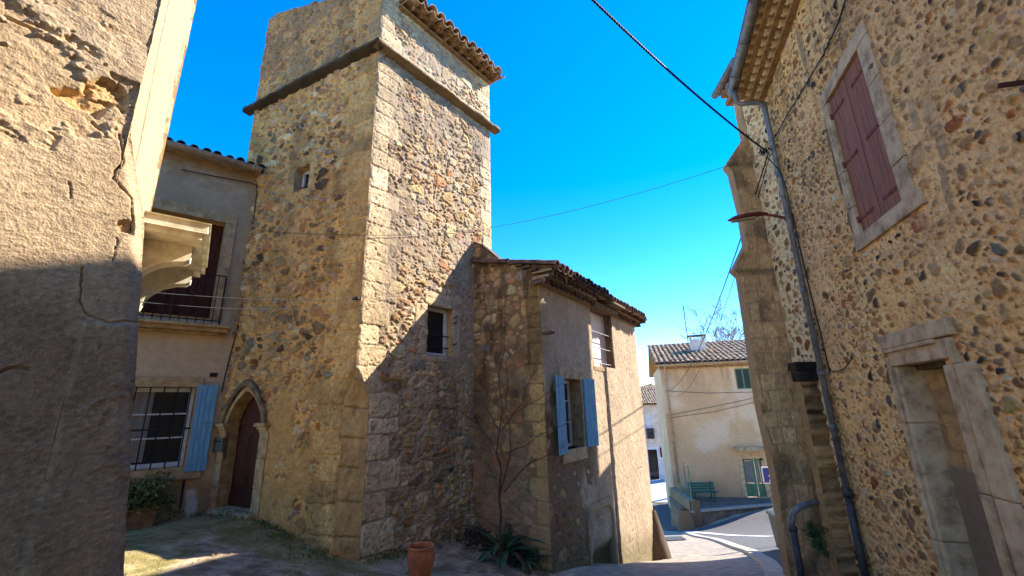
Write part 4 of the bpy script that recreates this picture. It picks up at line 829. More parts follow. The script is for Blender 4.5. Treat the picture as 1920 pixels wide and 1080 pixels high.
m = MB(); m.box(PFr, -.05, pw + .03, ptb, ptb + (ptz - ptb) * .55, -.16, .035, .006); m.box(PFr, -.05, pw + .06, ptb + (ptz - ptb) * .55, ptz + .0, -.17, .05, .008); m.build('pilaster_cap', M_black, church, bevel=.02)
m = MB(); pts = [PFr.hit(x, y, .10) for x, y in ((1534, 941), (1516, 944), (1497, 952), (1487, 962), (1484, 980), (1487, 995))]; m.tube(pts, .04, 12); m.build('overflow_pipe', M_zinc, church, smooth=True)
m = MB(); b_ = PFr.hit(1487, 995, .10); m.tube([b_ + [0, 0, .03], b_ + [0, 0, -.9]], .046, 12); m.tube([b_ + [0, 0, .0], b_ + [0, 0, .05]], .055, 12); m.build('cast_iron_pipe', M_castiron, church, smooth=True)
# iron bracket at the right
m = MB(); a_ = CH.hit(1960, 148); b_ = CH.px(1960, 148); m.box(CH, b_[0] - .02, b_[0] + .02, b_[1] - .035, b_[1] + .02, 0, .5); bq = CH.hit(1869, 162, .0)
m = MB(); m.tube([CH.hit(1940, 152, .02), CH.hit(1871, 161, .16)], .024, 4); m.build('iron_bracket', M_rust, None, 'rusty iron bar sticking out of the pebble wall at the right edge', 'bracket')
# street lamp
lamp = Thing('street_lamp', CH.hit(1490, 410), 'dark red street lamp head on a curved arm beside the grey downpipe', 'street lamp')
lz = CH.px(1490, 415)[1]; lu = CH.px(1490, 415)[0]
m = MB(); m.box(CH, lu - .04, lu + .04, lz - .12, lz + .12, 0, .03); m.box(CH, lu - .025, lu + .025, lz - .06, lz + .06, .03, .09); m.build('wall_plate', M_lamp, lamp, bevel=.006)
tipd = CH.n; e0 = CH.pt(lu, lz, .08); 
def lampx(x, y):        # points of the arm in the vertical plane square to the wall
    fp = Fr(CH.pt(lu, 0), 17.334 - 90); return fp.hit(x, y)
a1 = [e0, lampx(1470, 408), lampx(1450, 404), lampx(1436, 403)]; m = MB(); m.tube(a1, [.026, .024, .022, .022], 10); m.build('arm', M_lamp, lamp, smooth=True)
hp = [lampx(1440, 402), lampx(1425, 402), lampx(1400, 407), lampx(1376, 412), lampx(1364, 414)]; m = MB(); ax = hp[-1] - hp[0]; ax /= np.linalg.norm(ax); sd = np.cross(ax, [0, 0, 1.0]); sd /= np.linalg.norm(sd); upv = np.cross(sd, ax)
V = []; nk = 16
for p, wd, hh in zip(hp, (.03, .07, .12, .10, .01), (.03, .045, .06, .05, .008)):
    for k in range(nk): t = 2 * math.pi * k / nk; V.append(p + sd * wd * math.cos(t) + upv * hh * (math.sin(t) if math.sin(t) > 0 else .45 * math.sin(t)))
m.add(V, [(i * nk + k, i * nk + (k + 1) % nk, (i + 1) * nk + (k + 1) % nk, (i + 1) * nk + k) for i in range(4) for k in range(nk)] + [tuple(range(nk))[::-1], tuple(4 * nk + k for k in range(nk))]); hd = m.build('head', M_lamp, lamp, smooth=True)
m = MB(); pc = (hp[1] * .35 + hp[3] * .65); slab(m, [pc + ax * a_ * .17 + sd * b_ * .07 - upv * .028 for a_, b_ in ((-1, -1), (1, -.7), (1, .7), (-1, 1))], tuple(-upv * .012)); m.build('lens', M_lens, hd, bevel=.004)
m = MB(); b_ = CH.px(1498, 440); m.box(CH, b_[0] - .025, b_[0] + .025, b_[1] - .05, b_[1] + .05, .005, .045); m.build('junction_box', M_letter, None, 'small pale junction box on the pebble wall under the street lamp', 'junction box', bevel=.004)

# ------------------------------------------------------------ near plastered building on the left
near = Thing('plastered_building', (*NW.pt(-1, 0)[:2], -1.5), 'close cracked ochre plaster building on the left with a flaking corner and stone balcony', 'building')
ed = [NW.px(x, y) for x, y in ((235, 1120), (237, 1060), (247, 900), (258, 720), (268, 560), (275, 440), (275, 400), (268, 360), (256, 290), (246, 245), (252, 215), (276, 110), (300, 0), (330, -140))]
ez = np.array([p[1] for p in ed]); eu = np.array([p[0] for p in ed])
zz = np.arange(-1.9, 4.6, .0055); ur = np.interp(zz, ez, eu); ur = np.where(zz < ez[0], eu[0] - (ez[0] - zz) * .05, ur); ur = ur + .008 * (fbm(zz * 9, zz * 0, 190, 4) - .5); tt = np.linspace(0, 1, 210); T, Z = np.meshgrid(tt, zz); U = -1.05 + T * (ur[:, None] + 1.05)
gr1 = fbm(U * 42, Z * 75, 191, 4); gr2 = np.abs(fbm(U * 75, Z * 110, 192, 3) - .5); h = .007 * (gr1 - .5) - .008 * gr2 + .010 * ss(.52, .6, fbm(U * 11, Z * 15, 189, 5)) * ss(.5, .6, fbm(U * 2, Z * 2, 188, 3)) + .03 * (fbm(U * 2.5, Z * 2, 193, 4) - .5)
C = A3(lin(178, 152, 118)) * np.ones(U.shape)[..., None]; big = fbm(U * 2.2, Z * 1.6, 194, 5)
gtop = ss(1.35, 1.9, Z + .8 * (big - .5)); C = C + (A3(lin(172, 150, 120)) - C) * (gtop * .8)[..., None]
low_dark = ss(.75, .35, Z + .5 * (big - .5)); C = C + (A3(lin(144, 116, 86)) - C) * (low_dark * .9)[..., None]  # lower plaster darkened: a stain plus the tone of its shadow
C = C * (1 + .5 * (fbm(U * 5, Z * 4, 195, 5) - .5) + .7 * (gr1 - .5) - .3 * gr2)[..., None]
def npx(*p): return [NW.px(x, y) for x, y in p]
# broken thick plaster at the upper left, with layered edges
lay1 = ss(.5, .56, fbm(U * 5, Z * 7, 197, 5) + .22 * ss(.5, .0, segdist(U, Z, npx((0, 60), (60, 90), (120, 160), (180, 190), (60, 200), (0, 140)))) - .08); zone = ss(.38, .1, segdist(U, Z, npx((0, 40), (80, 60), (120, 130), (190, 100), (200, 160), (100, 200), (20, 150))))
h -= .022 * lay1 * zone; h += .02 * zone * (fbm(U * 14, Z * 16, 198, 5) - .5); C = C + (A3(lin(176, 146, 106)) - C) * (lay1 * zone * .5)[..., None]
hp_ = npx((165, 150), (195, 145), (225, 155), (241, 178), (240, 205), (232, 212), (222, 190), (200, 200), (185, 218), (165, 205), (140, 195), (110, 175), (92, 160), (120, 160), (150, 168))
ip = inpoly(U + .02 * (fbm(U * 18, Z * 18, 199, 4) - .5), Z + .03 * (fbm(U * 18, Z * 18, 200, 4) - .5), hp_); k = ip.astype(float)
for _ in range(3): k = (np.roll(k, 1, 0) + np.roll(k, -1, 0) + np.roll(k, 1, 1) + np.roll(k, -1, 1) + k) / 5
h -= k * (.045 + .03 * (fbm(U * 22, Z * 22, 201, 4) - .5)); C = C + (A3(lin(200, 160, 102)) * (1 + .5 * (fbm(U * 24, Z * 24, 202, 4) - .5))[..., None] - C) * (k * .75)[..., None]
ip2 = inpoly(U + .012 * (fbm(U * 25, Z * 25, 203, 4) - .5), Z, npx((219, 416), (228, 414), (250, 414), (252, 440), (240, 436), (222, 434))); k = ip2.astype(float); k = (np.roll(k, 1, 0) + np.roll(k, -1, 0) + k) / 3; h -= k * .04
for pl, wd, dp in (([(226, 252), (230, 290), (231, 305), (216, 320), (213, 335), (232, 355), (248, 372), (247, 400), (252, 430)], .007, .03), ([(220, 445), (215, 470), (210, 490)], .004, .014), ([(85, 60), (40, 40), (0, 20)], .012, .025), ([(0, 700), (30, 690), (55, 692)], .010, .02), ([(155, 500), (150, 560), (165, 590), (200, 604), (262, 600)], .005, .015), ([(130, 340), (134, 370)], .005, .015), ([(175, 225), (190, 240), (198, 250)], .009, .03)):
    d = segdist(U + .014 * (fbm(U * 28, Z * 28, 204, 4) - .5), Z + .02 * (fbm(U * 24, Z * 24, 205, 4) - .5), npx(*pl)); h -= dp * ss(wd, wd * .3, d)
# a ledge where a patch of newer render ends
d = NW.px(200, 605)[1]; pr = ss(.006, -.006, Z - d - .04 * (fbm(U * 7, Z * 0, 206, 4) - .5)) * ss(NW.px(150, 605)[0], NW.px(165, 605)[0], U); h += .012 * pr; pt2 = ss(.03, 0, np.abs(Z - d - .02)) * ss(NW.px(150, 605)[0], NW.px(170, 605)[0], U); C = C + (A3(lin(176, 152, 120)) - C) * (pt2 * .8)[..., None]
edge_r = ss(.1, 0, ur[:, None] - U); h = h - .06 * edge_r ** 2 * np.clip((ur - float((K - NW.P0) @ NW.d)) / .05, .0, 1)[:, None] 
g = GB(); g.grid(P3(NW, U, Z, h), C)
# the flared corner turns away from the street
e_ = P3(NW, U, Z, h)[:, -1]; T3, I3 = np.meshgrid(np.linspace(0, 1, 30), np.arange(len(zz))); base = e_[I3]; kc = np.array([K[0], K[1], 0]) + SW.d * .05; inn3 = -NW.n + SW.d * .4; inn3 /= np.linalg.norm(inn3)
uK = float((K - NW.P0) @ NW.d); wl_ = .04 + .46 * np.clip((ur - uK) / .06, 0, 1) * (zz < K[2] + .05)
g.grid(base + inn3 * (T3 * wl_[I3])[..., None] + NW.d * (.015 * (fbm(T3 * 5, zz[I3] * 8, 207, 4) - .5) * T3)[..., None], A3(lin(168, 142, 106)) * (1 + .4 * (fbm(T3 * 4, zz[I3] * 8, 208, 4) - .5))[..., None])
SL = float((SW.hit(327, 195) - SW.P0) @ SW.d)
U, Z = axes(.0, SL, -1.9, 4.9, .014); h = .006 * (fbm(U * 20, Z * 30, 211, 4) - .5) + .012 * (fbm(U * 3, Z * 2, 212, 3) - .5); C = A3(lin(186, 164, 126)) * (1 + .35 * (fbm(U * 6, Z * 1.5, 213, 5) - .5))[..., None]
qd = ss(SL - .42, SL - .34, U + .06 * (fbm(Z * 4, Z * 0, 214, 4) - .5)); h -= .03 * qd * ss(.4, .55, fbm(U * 6, Z * 5, 215, 4)); C = C + (A3(lin(176, 150, 112)) * (1 + .6 * (fbm(U * 9, Z * 7, 216, 4) - .5))[..., None] - C) * (qd * .8)[..., None]
h -= .012 * ss(.012, .004, np.abs(U - SL * .55 - .02 * (fbm(Z, Z * 0, 217) - .5)))
g.grid(P3(SW, U, Z, h), C)
ee = SW.pt(SL, 0); bk = ee - np.array([.8, .6, 0]) * 4; g.quads([ee + [0, 0, -2], bk + [0, 0, -2], bk + [0, 0, 4.9], ee + [0, 0, 4.9]], lin(190, 164, 124))
gu = np.linspace(-1.05, -6, 40); U, Z = np.meshgrid(gu, np.linspace(-2, 5.5, 60)); g.grid(P3(NW, U, Z, .01 * (fbm(U * 4, Z * 4, 218, 4) - .5) - .004), A3(lin(190, 158, 114)) * (1 + .4 * (fbm(U * 1.5, Z * 1.5, 219, 5) - .5))[..., None])  # unseen run of wall, added to bounce warm sun into the shaded street
nb_ = NW.pt(-6, 0); bk2 = nb_ - NW.n * 3; g.quads([nb_ + [0, 0, -2], bk2 + [0, 0, -2], bk2 + [0, 0, 4.6], nb_ + [0, 0, 4.6]], lin(190, 164, 124))
g.build('wall', M_near, near)
# stone balcony with two scrolled brackets
Bc = aty(396, 420, 3.62); BN = Fr(Bc, 49.69, (0, 0, 0)); zt = float(Bc[2]); L_b = 1.45; prd = float(np.linalg.norm((BN.hit(277, 398) - Bc)[:2])) + .35
BO = Fr(Bc, -36); m = MB()
def bal(u, v, z): return Bc[:2].tolist() + [0] if 0 else np.array([Bc[0], Bc[1], 0]) - BN.d * u + BO.d * v + np.array([0, 0, z])
for ins, za, zb2 in ((0, -.012, .0), (.012, -.10, -.012), (.05, -.155, -.10)):
    A = [bal(ins, ins, zt + za), bal(prd, ins, zt + za), bal(prd, L_b - ins, zt + za), bal(ins, L_b - ins, zt + za)]; slab(m, A, (0, 0, zb2 - za))
bl_o = m.build('balcony', M_bal, near, bevel=.008)
for v in (.30, 1.16):
    m = MB(); pr_ = [(prd, -.155), (.12, -.155), (.12, -.27), (.16, -.30), (.24, -.315), (.34, -.36), (.42, -.43), (.47, -.50), (.50, -.62), (.56, -.66), (prd, -.68)]; V = [bal(a_, v + w_, zt + b_) for w_ in (0, .17) for a_, b_ in pr_]; n = len(pr_)
    m.add(V, [tuple(range(n)), tuple(range(2 * n - 1, n - 1, -1))] + [(i, (i + 1) % n, n + (i + 1) % n, n + i) for i in range(n)]); m.build('bracket', M_bal, near, bevel=.006)

# ------------------------------------------------------------ town house behind, joined to the tower
town = Thing('town_house', (*LF.pt(-.8, 0)[:2], -1.6), 'grey rendered house with blue shutter, barred window and brown balcony door, left of the tower', 'house')
TH = LF.px(480, 320)[1]
ow1 = LF.px(356, 800)[0]; ow0 = ow1 - 1.15; owz1 = LF.px(300, 726)[1]; owz0 = LF.px(300, 878)[1]
bd1 = LF.px(410, 500)[0]; bd0 = bd1 - 1.15; bdz1 = LF.px(400, 414)[1]; bdz0 = LF.px(400, 598)[1]
U, Z = axes(-4.2, .06, -2.2, TH + .1, .02)
h = .008 * (fbm(U * 14, Z * 14, 221, 4) - .5) + .02 * (fbm(U * 1.5, Z * 1.5, 222, 3) - .5); C = A3(lin(188, 162, 126)) * (1 + .25 * (fbm(U * 1.5, Z * 1.5, 223, 5) - .5) + .12 * (fbm(U * 14, Z * 14, 224, 3) - .5))[..., None]
upw = ss(bdz0 + .1, bdz0 + .3, Z); C = C + (A3(lin(156, 132, 100)) * (1 + .5 * (fbm(U * 3, Z * 3, 225, 5) - .5))[..., None] - C) * (upw * .8)[..., None]
fl_ = ss(.52, .6, fbm(U * 4, Z * 6, 226, 5)) * ss(TH - 1.3, TH - .3, Z); C = C + (A3(lin(176, 158, 130)) - C) * (fl_ * .6)[..., None]; h -= fl_ * .006
lowp = ss(owz0 - .1, owz0 - .3, Z); C = C + (A3(lin(150, 124, 88)) * (1 + .8 * (fbm(U * 3, Z * 3, 227, 5) - .5))[..., None] - C) * (lowp * .8)[..., None]; h += lowp * .025 * (fbm(U * 6, Z * 6, 228, 4) - .3)
wp = LF.px(358, 945); k = ss(.09, .05, np.abs(U - wp[0] + .15 * (Z - wp[1]) + .06 * (fbm(Z * 9, U * 4, 229, 3) - .5))) * ss(.24, .2, np.abs(Z - wp[1])); C = C + (A3(lin(206, 198, 184)) - C) * (k * .9)[..., None]
by = ss(.04, .0, np.abs(U - LF.px(432, 600)[0])) * 0; rb = ss(LF.px(432, 560)[0], LF.px(440, 560)[0], U) * (Z > bdz0 - .2); C = C + (A3(lin(168, 138, 96)) - C) * (rb * .7)[..., None]
keep = np.ones((U.shape[0] - 1, U.shape[1] - 1), bool); hole(keep, U, Z, ow0, ow1, owz0, owz1); hole(keep, U, Z, bd0, bd1, bdz0, bdz1); below(keep, U, Z, [(-9, TH), (9, TH)])
g = GB(); g.grid(P3(LF, U, Z, h), C, keep); t0 = LF.pt(-4.2, 0); t1 = t0 - LF.n * 4; g.quads([t0 + [0, 0, -2.2], t1 + [0, 0, -2.2], t1 + [0, 0, TH + 1], t0 + [0, 0, TH]], lin(168, 148, 118)); g.build('wall', M_smooth, town)
m = MB(); ncl = 24; pc_ = 4.4 / ncl; tile_roof(m, LF.pt(-4.3, TH - .08, .24), LF.d, LF.n, ncl, pc_, rad(14), 2.2, .075, 31); m.cm = 1; slab(m, [LF.pt(-4.3, TH - .07, .26), LF.pt(.1, TH - .07, .26), LF.pt(.1, TH + .75, -3), LF.pt(-4.3, TH + .75, -3)], (0, 0, .04)); m.box(LF, -4.2, .0, TH - .13, TH - .075, -.2, .2); m.build('roof', [M_tileold, M_mortar], town)
ga = LF.px(490, 322, .36); gutter(LF, -4.2, ga[0], ga[1] + .06, .36, .07, mt=M_cream, parent=town)
cw_ = casement(town, LF, ow0, ow1, owz0, owz1, .16, .07, (.36, .66), 1, rm=M_block)
m = MB(); m.box(LF, ow0 + .1, ow0 + .62, owz0 + .1, owz1 - .06, -.147, -.142); m.build('curtain', M_curtain, cw_)
m = MB(); m.box(LF, ow0 - .1, LF.px(382, 715)[0], owz1, LF.px(320, 707)[1], -.16, .03); m.box(LF, ow1, LF.px(366, 800)[0] + .03, owz0 - .02, owz1 - .002, -.16, .024); m.box(LF, ow0 - .1, ow1 + .25, LF.px(300, 903)[1], owz0 - .003, -.16, .06); m.build('window_surround', M_block, town, bevel=.012)
gr_o = MB(); nb = 7
for k in range(nb): u_ = ow0 + .06 + (ow1 - ow0 - .1) * k / (nb - 1) - .03; gr_o.tube([LF.pt(u_, owz0 - .05, .05), LF.pt(u_, owz1 + .0, .05)], .010, 6)
gr_o.box(LF, ow0, ow1 + .01, owz0 + (owz1 - owz0) * .46, owz0 + (owz1 - owz0) * .46 + .03, .04, .052); gr_o.box(LF, ow0, ow1 + .01, owz0 - .03, owz0 - .012, .04, .055)
gr_o.build('window_grille', M_iron, town)
bs0, bs1 = LF.px(366, 760, .06)[0], LF.px(404, 760, .06)[0]; bz1, bz0 = LF.px(384, 721.5, .06)[1], LF.px(362, 884, .06)[1]
shutter(town, LF, bs0, bz0, bz1, bs1 - bs0, rad(3), 1, .045, boards=4)
m = MB(); nb = 9
for k in range(nb): m.box(LF, bd0 + (bd1 - bd0) * k / nb + .002, bd0 + (bd1 - bd0) * (k + 1) / nb - .002, bdz0, bdz1, -.24, -.2 + RNG.uniform(0, .004))
m.box(LF, bd1 - .34, bd1, bdz1 - .22, bdz1 - .18, -.2, -.19); m.box(LF, bd0, bd1, bdz0, bdz1, -.29, -.245); sdoor = m.build('balcony_door', M_brown, town, bevel=.003)
m = MB(); reveal(m, LF, bd0, bd1, bdz0, bdz1, .24, o0=.03); m.box(LF, bd1, bd1 + .17, bdz0, bdz1, -.05, .03); m.box(LF, bd0, bd1 + .17, bdz1 + .003, bdz1 + .2, -.05, .028); m.build('door_surround', M_block, town, bevel=.008)
m = MB(); se = LF.px(433, 610, .2)[0]; zs_ = LF.px(350, 603, .25)[1]; m.box(LF, bd0 - .4, se + .0, zs_ - .06, zs_, -.2, .26); m.box(LF, bd0 - .4, se - .03, zs_ - .13, zs_ - .06, -.2, .2); m.box(LF, bd0 - .4, se - .06, zs_ - .17, zs_ - .13, -.2, .12); m.build('balcony_slab', M_block, town, bevel=.015)
rl = MB(); rz1 = LF.px(420, 518, .2)[1]; re = LF.px(419, 560, .2)[0]
rl.tube([LF.pt(bd0 - .3, rz1, .2), LF.pt(re, rz1, .2), LF.pt(re, rz1, .0)], .012, 6); rl.tube([LF.pt(bd0 - .3, zs_ + .06, .2), LF.pt(re, zs_ + .06, .2), LF.pt(re, zs_ + .06, 0)], .010, 6)
u_ = re
while u_ > bd0 - .3: rl.tube([LF.pt(u_, zs_ + .0, .2), LF.pt(u_, rz1, .2)], .008, 6); u_ -= .115
rl.tube([LF.pt(re, zs_, .08), LF.pt(re, rz1, .08)], .008, 6); rl.build('railing', M_iron, town)
m = MB(); b_ = [LF.px(347, 888, .04), LF.px(336, 962, .04)]; m.tube([LF.pt(*b_[0], .04), LF.pt(*b_[1], .05)], .016, 8); m.build('drain_rod', M_rust, town)
m = MB(); b_ = LF.px(400.5, 703); m.box(LF, b_[0] - .055, b_[0] + .055, b_[1] - .035, b_[1] + .035, .0, .02); m.build('number_plate', M_plate, None, 'small dark plate on the grey wall above the open blue shutter', 'plate', bevel=.003)
m = MB(); b_ = TL.px(416, 833); 
lb = Thing('letterbox', TL.pt(*b_), 'grey metal letterbox on the door pillar left of the arched door', 'letterbox')
u0_, u1_ = TL.px(407, 833)[0], TL.px(425, 833)[0]; z1_, z0_ = TL.px(416, 820)[1], TL.px(414, 847)[1]; u0_, u1_ = min(u0_, u1_), max(u0_, u1_)
m.box(TL, u0_, u1_, z0_, z1_, .04, .075); m.build('case', M_letter, lb, bevel=.006); m = MB(); m.box(TL, u0_ + .03, u1_ - .03, z1_ - .07, z1_ - .045, .072, .078); m.build('slot', M_plate, lb)

# ------------------------------------------------------------ far house, terrace, road
farh = Thing('far_house', (*FF.pt(-3, 0)[:2], FZ), 'far beige two storey house with tiled roof, chimney and green door behind the bench', 'house')
def fz(x, y, o=0): return FF.px(x, y, o)
fu0 = fz(1236, 690)[0]; sgn = 1 if fz(1403, 690)[0] > fu0 else -1
if sgn < 0: FF.d = -FF.d; fu0 = FF.px(1238, 700)[0]
fu1 = fu0 + 7.6; fet = fz(1320, 686)[1]
m = MB(); fdu0, fdz1 = fz(1391, 860); fdu1, fdz0 = fz(1438.3, 932); fwu0, fwz1 = fz(1376.7, 690.7); fwu1, fwz0 = fz(1411.7, 729)
def wall_with_holes(m, fr, u0, u1, z0, z1, holes):
    us = sorted({u0, u1, *[h for q in holes for h in q[:2]]}); zs = sorted({z0, z1, *[h for q in holes for h in q[2:]]})
    for a_, b_ in zip(us[:-1], us[1:]):
        for c_, d_ in zip(zs[:-1], zs[1:]):
            if not any(q[0] - 1e-6 <= a_ and b_ <= q[1] + 1e-6 and q[2] - 1e-6 <= c_ and d_ <= q[3] + 1e-6 for q in holes): m.add([fr.pt(a_, c_), fr.pt(b_, c_), fr.pt(b_, d_), fr.pt(a_, d_)], [(0, 1, 2, 3)])
U, Z = axes(fu0, fu1, FZ - 3.2, fet + .1, .05); n1 = fbm(U * .55, Z * .5, 241, 6); n2 = fbm(U * 2.4, Z * 1.5, 242, 5); C = A3(lin(204, 168, 124)) * (1 + .36 * (n1 - .5) + .16 * (n2 - .5))[..., None]
pal_ = ss(.48, .62, n1); C = C + (A3(lin(216, 196, 166)) - C) * (pal_ * .6)[..., None]; bs_ = ss(FZ + 1.6, FZ, Z + 1.2 * (n2 - .5)); C = C + (A3(lin(176, 136, 94)) - C) * (bs_ * .6)[..., None]
stk = ss(.5, .66, fbm(U * 3, Z * .35, 243, 5)) * ss(fet - 2.4, fet, Z); C = C * (1 - .22 * stk)[..., None]
fk = np.ones((U.shape[0] - 1, U.shape[1] - 1), bool); hole(fk, U, Z, fdu0, fdu1, fdz0, fdz1); hole(fk, U, Z, fwu0, fwu1, fwz0, fwz1); g = GB(); g.grid(P3(FF, U, Z, .012 * (fbm(U * 2, Z * 2, 244, 4) - .5)), C, fk); g.build('wall', M_smooth, farh)
sd0, sd1 = FF.pt(fu0, 0), FF.pt(fu0, 0, -8); m.add([sd0 + [0, 0, FZ - 3.2], sd1 + [0, 0, FZ - 3.2], sd1 + [0, 0, fet + .1], sd0 + [0, 0, fet + .1]], [(0, 1, 2, 3)])
m.build('side_wall', M_ffac, farh); m = MB(); sd0, sd1 = FF.pt(fu1, 0), FF.pt(fu1, 0, -8); m.add([sd0 + [0, 0, FZ - 3.2], sd1 + [0, 0, FZ - 3.2], sd1 + [0, 0, fet + .1], sd0 + [0, 0, fet + .1]], [(0, 1, 2, 3)])
m.build('side_wall', M_ffac, farh)
rz = None
for o_ in np.arange(-1, -7, -.1):
    zz_ = FF.px(1320, 644, o_)[1]
    if zz_ - (fet + .2) >= -o_ * math.tan(rad(19)) * 1.0: pass
    if abs((zz_ - fet - .2) - (-o_) * math.tan(rad(18))) < .12: rz = (o_, zz_)
ro, rzz = rz or (-3.6, FF.px(1320, 644, -3.6)[1])
m = MB(); ang = math.atan2(rzz - fet - .15, .4 - ro); Ls = math.hypot(rzz - fet - .15, .4 - ro); ncl = 26; pc_ = 8.0 / ncl
tile_roof(m, FF.pt(fu0 - .3, fet + .16, .42), FF.d, FF.n, ncl, pc_, ang, Ls, .135, 41, tl=.42); m.cm = 1
slab(m, [FF.pt(fu0 - .25, fet + .12, .34), FF.pt(fu1, fet + .12, .34), FF.pt(fu1, rzz - .06, ro), FF.pt(fu0 - .25, rzz - .06, ro)], (0, 0, .04)); slab(m, [FF.pt(fu0 - .25, rzz - .06, ro), FF.pt(fu1, rzz - .06, ro), FF.pt(fu1, fet, ro - 4), FF.pt(fu0 - .25, fet, ro - 4)], (0, 0, .04)); m.cm = 0
for k in range(18): m.tile(FF.pt(fu0 - .3 + k * .44, rzz - .0 + RNG.normal(0, .008), ro), FF.d, -FF.n, np.array([0, 0, 1.0]), .48, .13, .12)
m.build('roof', [M_tilefar, M_mortar], farh)
m = MB()
for k in range(31): m.tile(FF.pt(fu0 - .1 + .25 * k, fet - .12, .22), -FF.n, FF.d, np.array([0, 0, 1.0]), .3, .12, .11)
m.cm = 1; m.box(FF, fu0 - .15, fu1, fet - .14, fet - .10, -.1, .12); m.box(FF, fu0 - .15, fu1, fet + .03, fet + .1, -.1, .27); m.build('eave_corbel', [M_genoise, M_genoise], farh)
gutter(FF, fu0 - .3, fu1, fet + .16, .40, .085, mt=M_cream, parent=farh)
m = MB(); q0, q1 = fz(1247, 700), fz(1273, 905); m.tube([FF.pt(q0[0], fet + .06, .38), FF.pt(q0[0], fet - .1, .2), FF.pt(q0[0], fet - .3, .09), FF.pt((q0[0] + q1[0]) / 2, q1[1], .09)], .06, 8); m.build('downpipe', M_cream, farh, smooth=True)
m = MB(); co = ro * .45
for y_, nm in ((0, 0),):
    cu0_, cz_ = FF.px(1299, 674, co); cu1_, ctop = FF.px(1321, 635, co)
    m.box(FF, cu0_, cu1_, cz_ - .6, ctop, co - .5, co); m.box(FF, cu0_, cu0_ + .1, ctop, ctop + .22, co - .5, co); m.box(FF, cu1_ - .1, cu1_, ctop, ctop + .22, co - .5, co); m.cm = 1; m.box(FF, cu0_ - .14, cu1_ + .1, ctop + .22, ctop + .29, co - .58, co + .08); m.cm = 2; m.box(FF, cu0_ - .05, cu1_ + .16, cz_ - .28, cz_ - .02, co, co + .06)
m.build('chimney', [M_fwhite, M_plate, M_zinc], farh, bevel=.01)
# window and door
fw = casement(farh, FF, fwu0, fwu1, fwz0, fwz1, .1, .07, (), 2, M_green, rm=M_ffac)
m = MB(); m.box(FF, fwu0 + .09, (fwu0 + fwu1) / 2 - .05, fwz0 + .09, fwz1 - .09, -.088, -.07); m.box(FF, (fwu0 + fwu1) / 2 + .05, fwu1 - .09, fwz0 + .09, fwz1 - .09, -.088, -.07); m.build('closed_panel', M_bin, fw)
m = MB(); W_ = fdu1 - fdu0; reveal(m, FF, fdu0, fdu1, fdz0, fdz1, .16); m.box(FF, fdu0 - .22, fdu0, fdz0, fdz1, -.1, .03); m.box(FF, fdu1, fdu1 + .22, fdz0, fdz1, -.1, .03); m.box(FF, fdu0 - .22, fdu1 + .22, fdz1 + .003, fdz1 + .2, -.1, .03); m.box(FF, fdu0 + W_ * .4, fdu0 + W_ * .58, fdz1 + .2, fdz1 + .42, -.1, .04); m.build('door_surround', M_genoise, farh, bevel=.01)
m = MB(); sp_ = fdu0 + W_ * .64
for a_, b_ in ((fdu0, sp_), (sp_, fdu1)):
    m.box(FF, a_ + .01, b_ - .01, fdz0 + .01, fdz0 + (fdz1 - fdz0) * .34, -.14, -.1); m.box(FF, a_ + .01, a_ + .11, fdz0, fdz1 - .01, -.14, -.09); m.box(FF, b_ - .11, b_ - .01, fdz0, fdz1 - .01, -.14, -.09); m.box(FF, a_ + .01, b_ - .01, fdz1 - .12, fdz1 - .01, -.14, -.09); m.box(FF, (a_ + b_) / 2 - .03, (a_ + b_) / 2 + .03, fdz0, fdz0 + (fdz1 - fdz0) * .34, -.1, -.085)
fd = m.build('door', M_green, farh, bevel=.006); m = MB()
for k in range(9): u_ = fdu0 + .13 + (sp_ - fdu0 - .26) * k / 8; m.box(FF, u_ - .035, u_ + .035, fdz0 + (fdz1 - fdz0) * .35, fdz1 - .13, -.13, -.115 + .006 * (k % 2))
m.box(FF, sp_ + .12, fdu1 - .12, fdz0 + (fdz1 - fdz0) * .35, fdz1 - .13, -.13, -.12); m.build('curtain', M_curtain, fd)
cn0 = fz(1379, 840, .5); m = MB(); slab(m, [FF.pt(cn0[0], cn0[1], .5), FF.pt(cn0[0] + 3.4, cn0[1], .5), FF.pt(cn0[0] + 3.4, cn0[1] - .02, 0), FF.pt(cn0[0], cn0[1] - .02, 0)], (0, 0, .05)); m.box(FF, cn0[0], cn0[0] + 3.4, cn0[1] - .18, cn0[1], .46, .5); m.build('canopy', M_grey, farh, bevel=.008)
m = MB(); b_ = fz(1427, 861); m.box(FF, b_[0] - .08, b_[0] + .08, b_[1] - .06, b_[1] + .06, .03, .05); m.build('number_plate', M_plate, None, 'small dark plate beside the far green door', 'plate', bevel=.004)
# terrace before the far house
tA = gpx(1268, 985); 
def tz(u): return FZ - .02
kL = aty(1292, 968, 1); kR = aty(1446, 950, 1); pL = hz(1292, 962, FZ - .12); pR = hz(1446, 944, FZ + .0); wA = FF.pt(fu0 - .3, FZ, .0); wB = FF.pt(fu1, FZ, 0); pR2 = pR + (pR - pL) * 1.2
m = MB(); low = 2.6
T4 = [wA, wB, pR2, pR, pL]; T4 = [np.array([p[0], p[1], FZ - .03 - .05 * (i > 1)]) for i, p in enumerate(T4)]
slab(m, T4, (0, 0, -low)); m.build('terrace', M_terrace, None, kind='structure')
m = MB(); 
def rail(a, b): 
    d_ = (b - a); d_ /= np.linalg.norm(d_); n_ = np.array([d_[1], -d_[0], 0]); return d_, n_
d_, n_ = rail(T4[4], T4[2]); a_, b_ = T4[4] + [0, 0, .0], T4[2]
for k in range(10):
    p, q = a_ + (b_ - a_) * (k / 10), a_ + (b_ - a_) * ((k + 1) / 10 - .002); slab(m, [p - n_ * .08, q - n_ * .08, q + n_ * .14, p + n_ * .14], (0, 0, .07 + RNG.uniform(0, .015)))
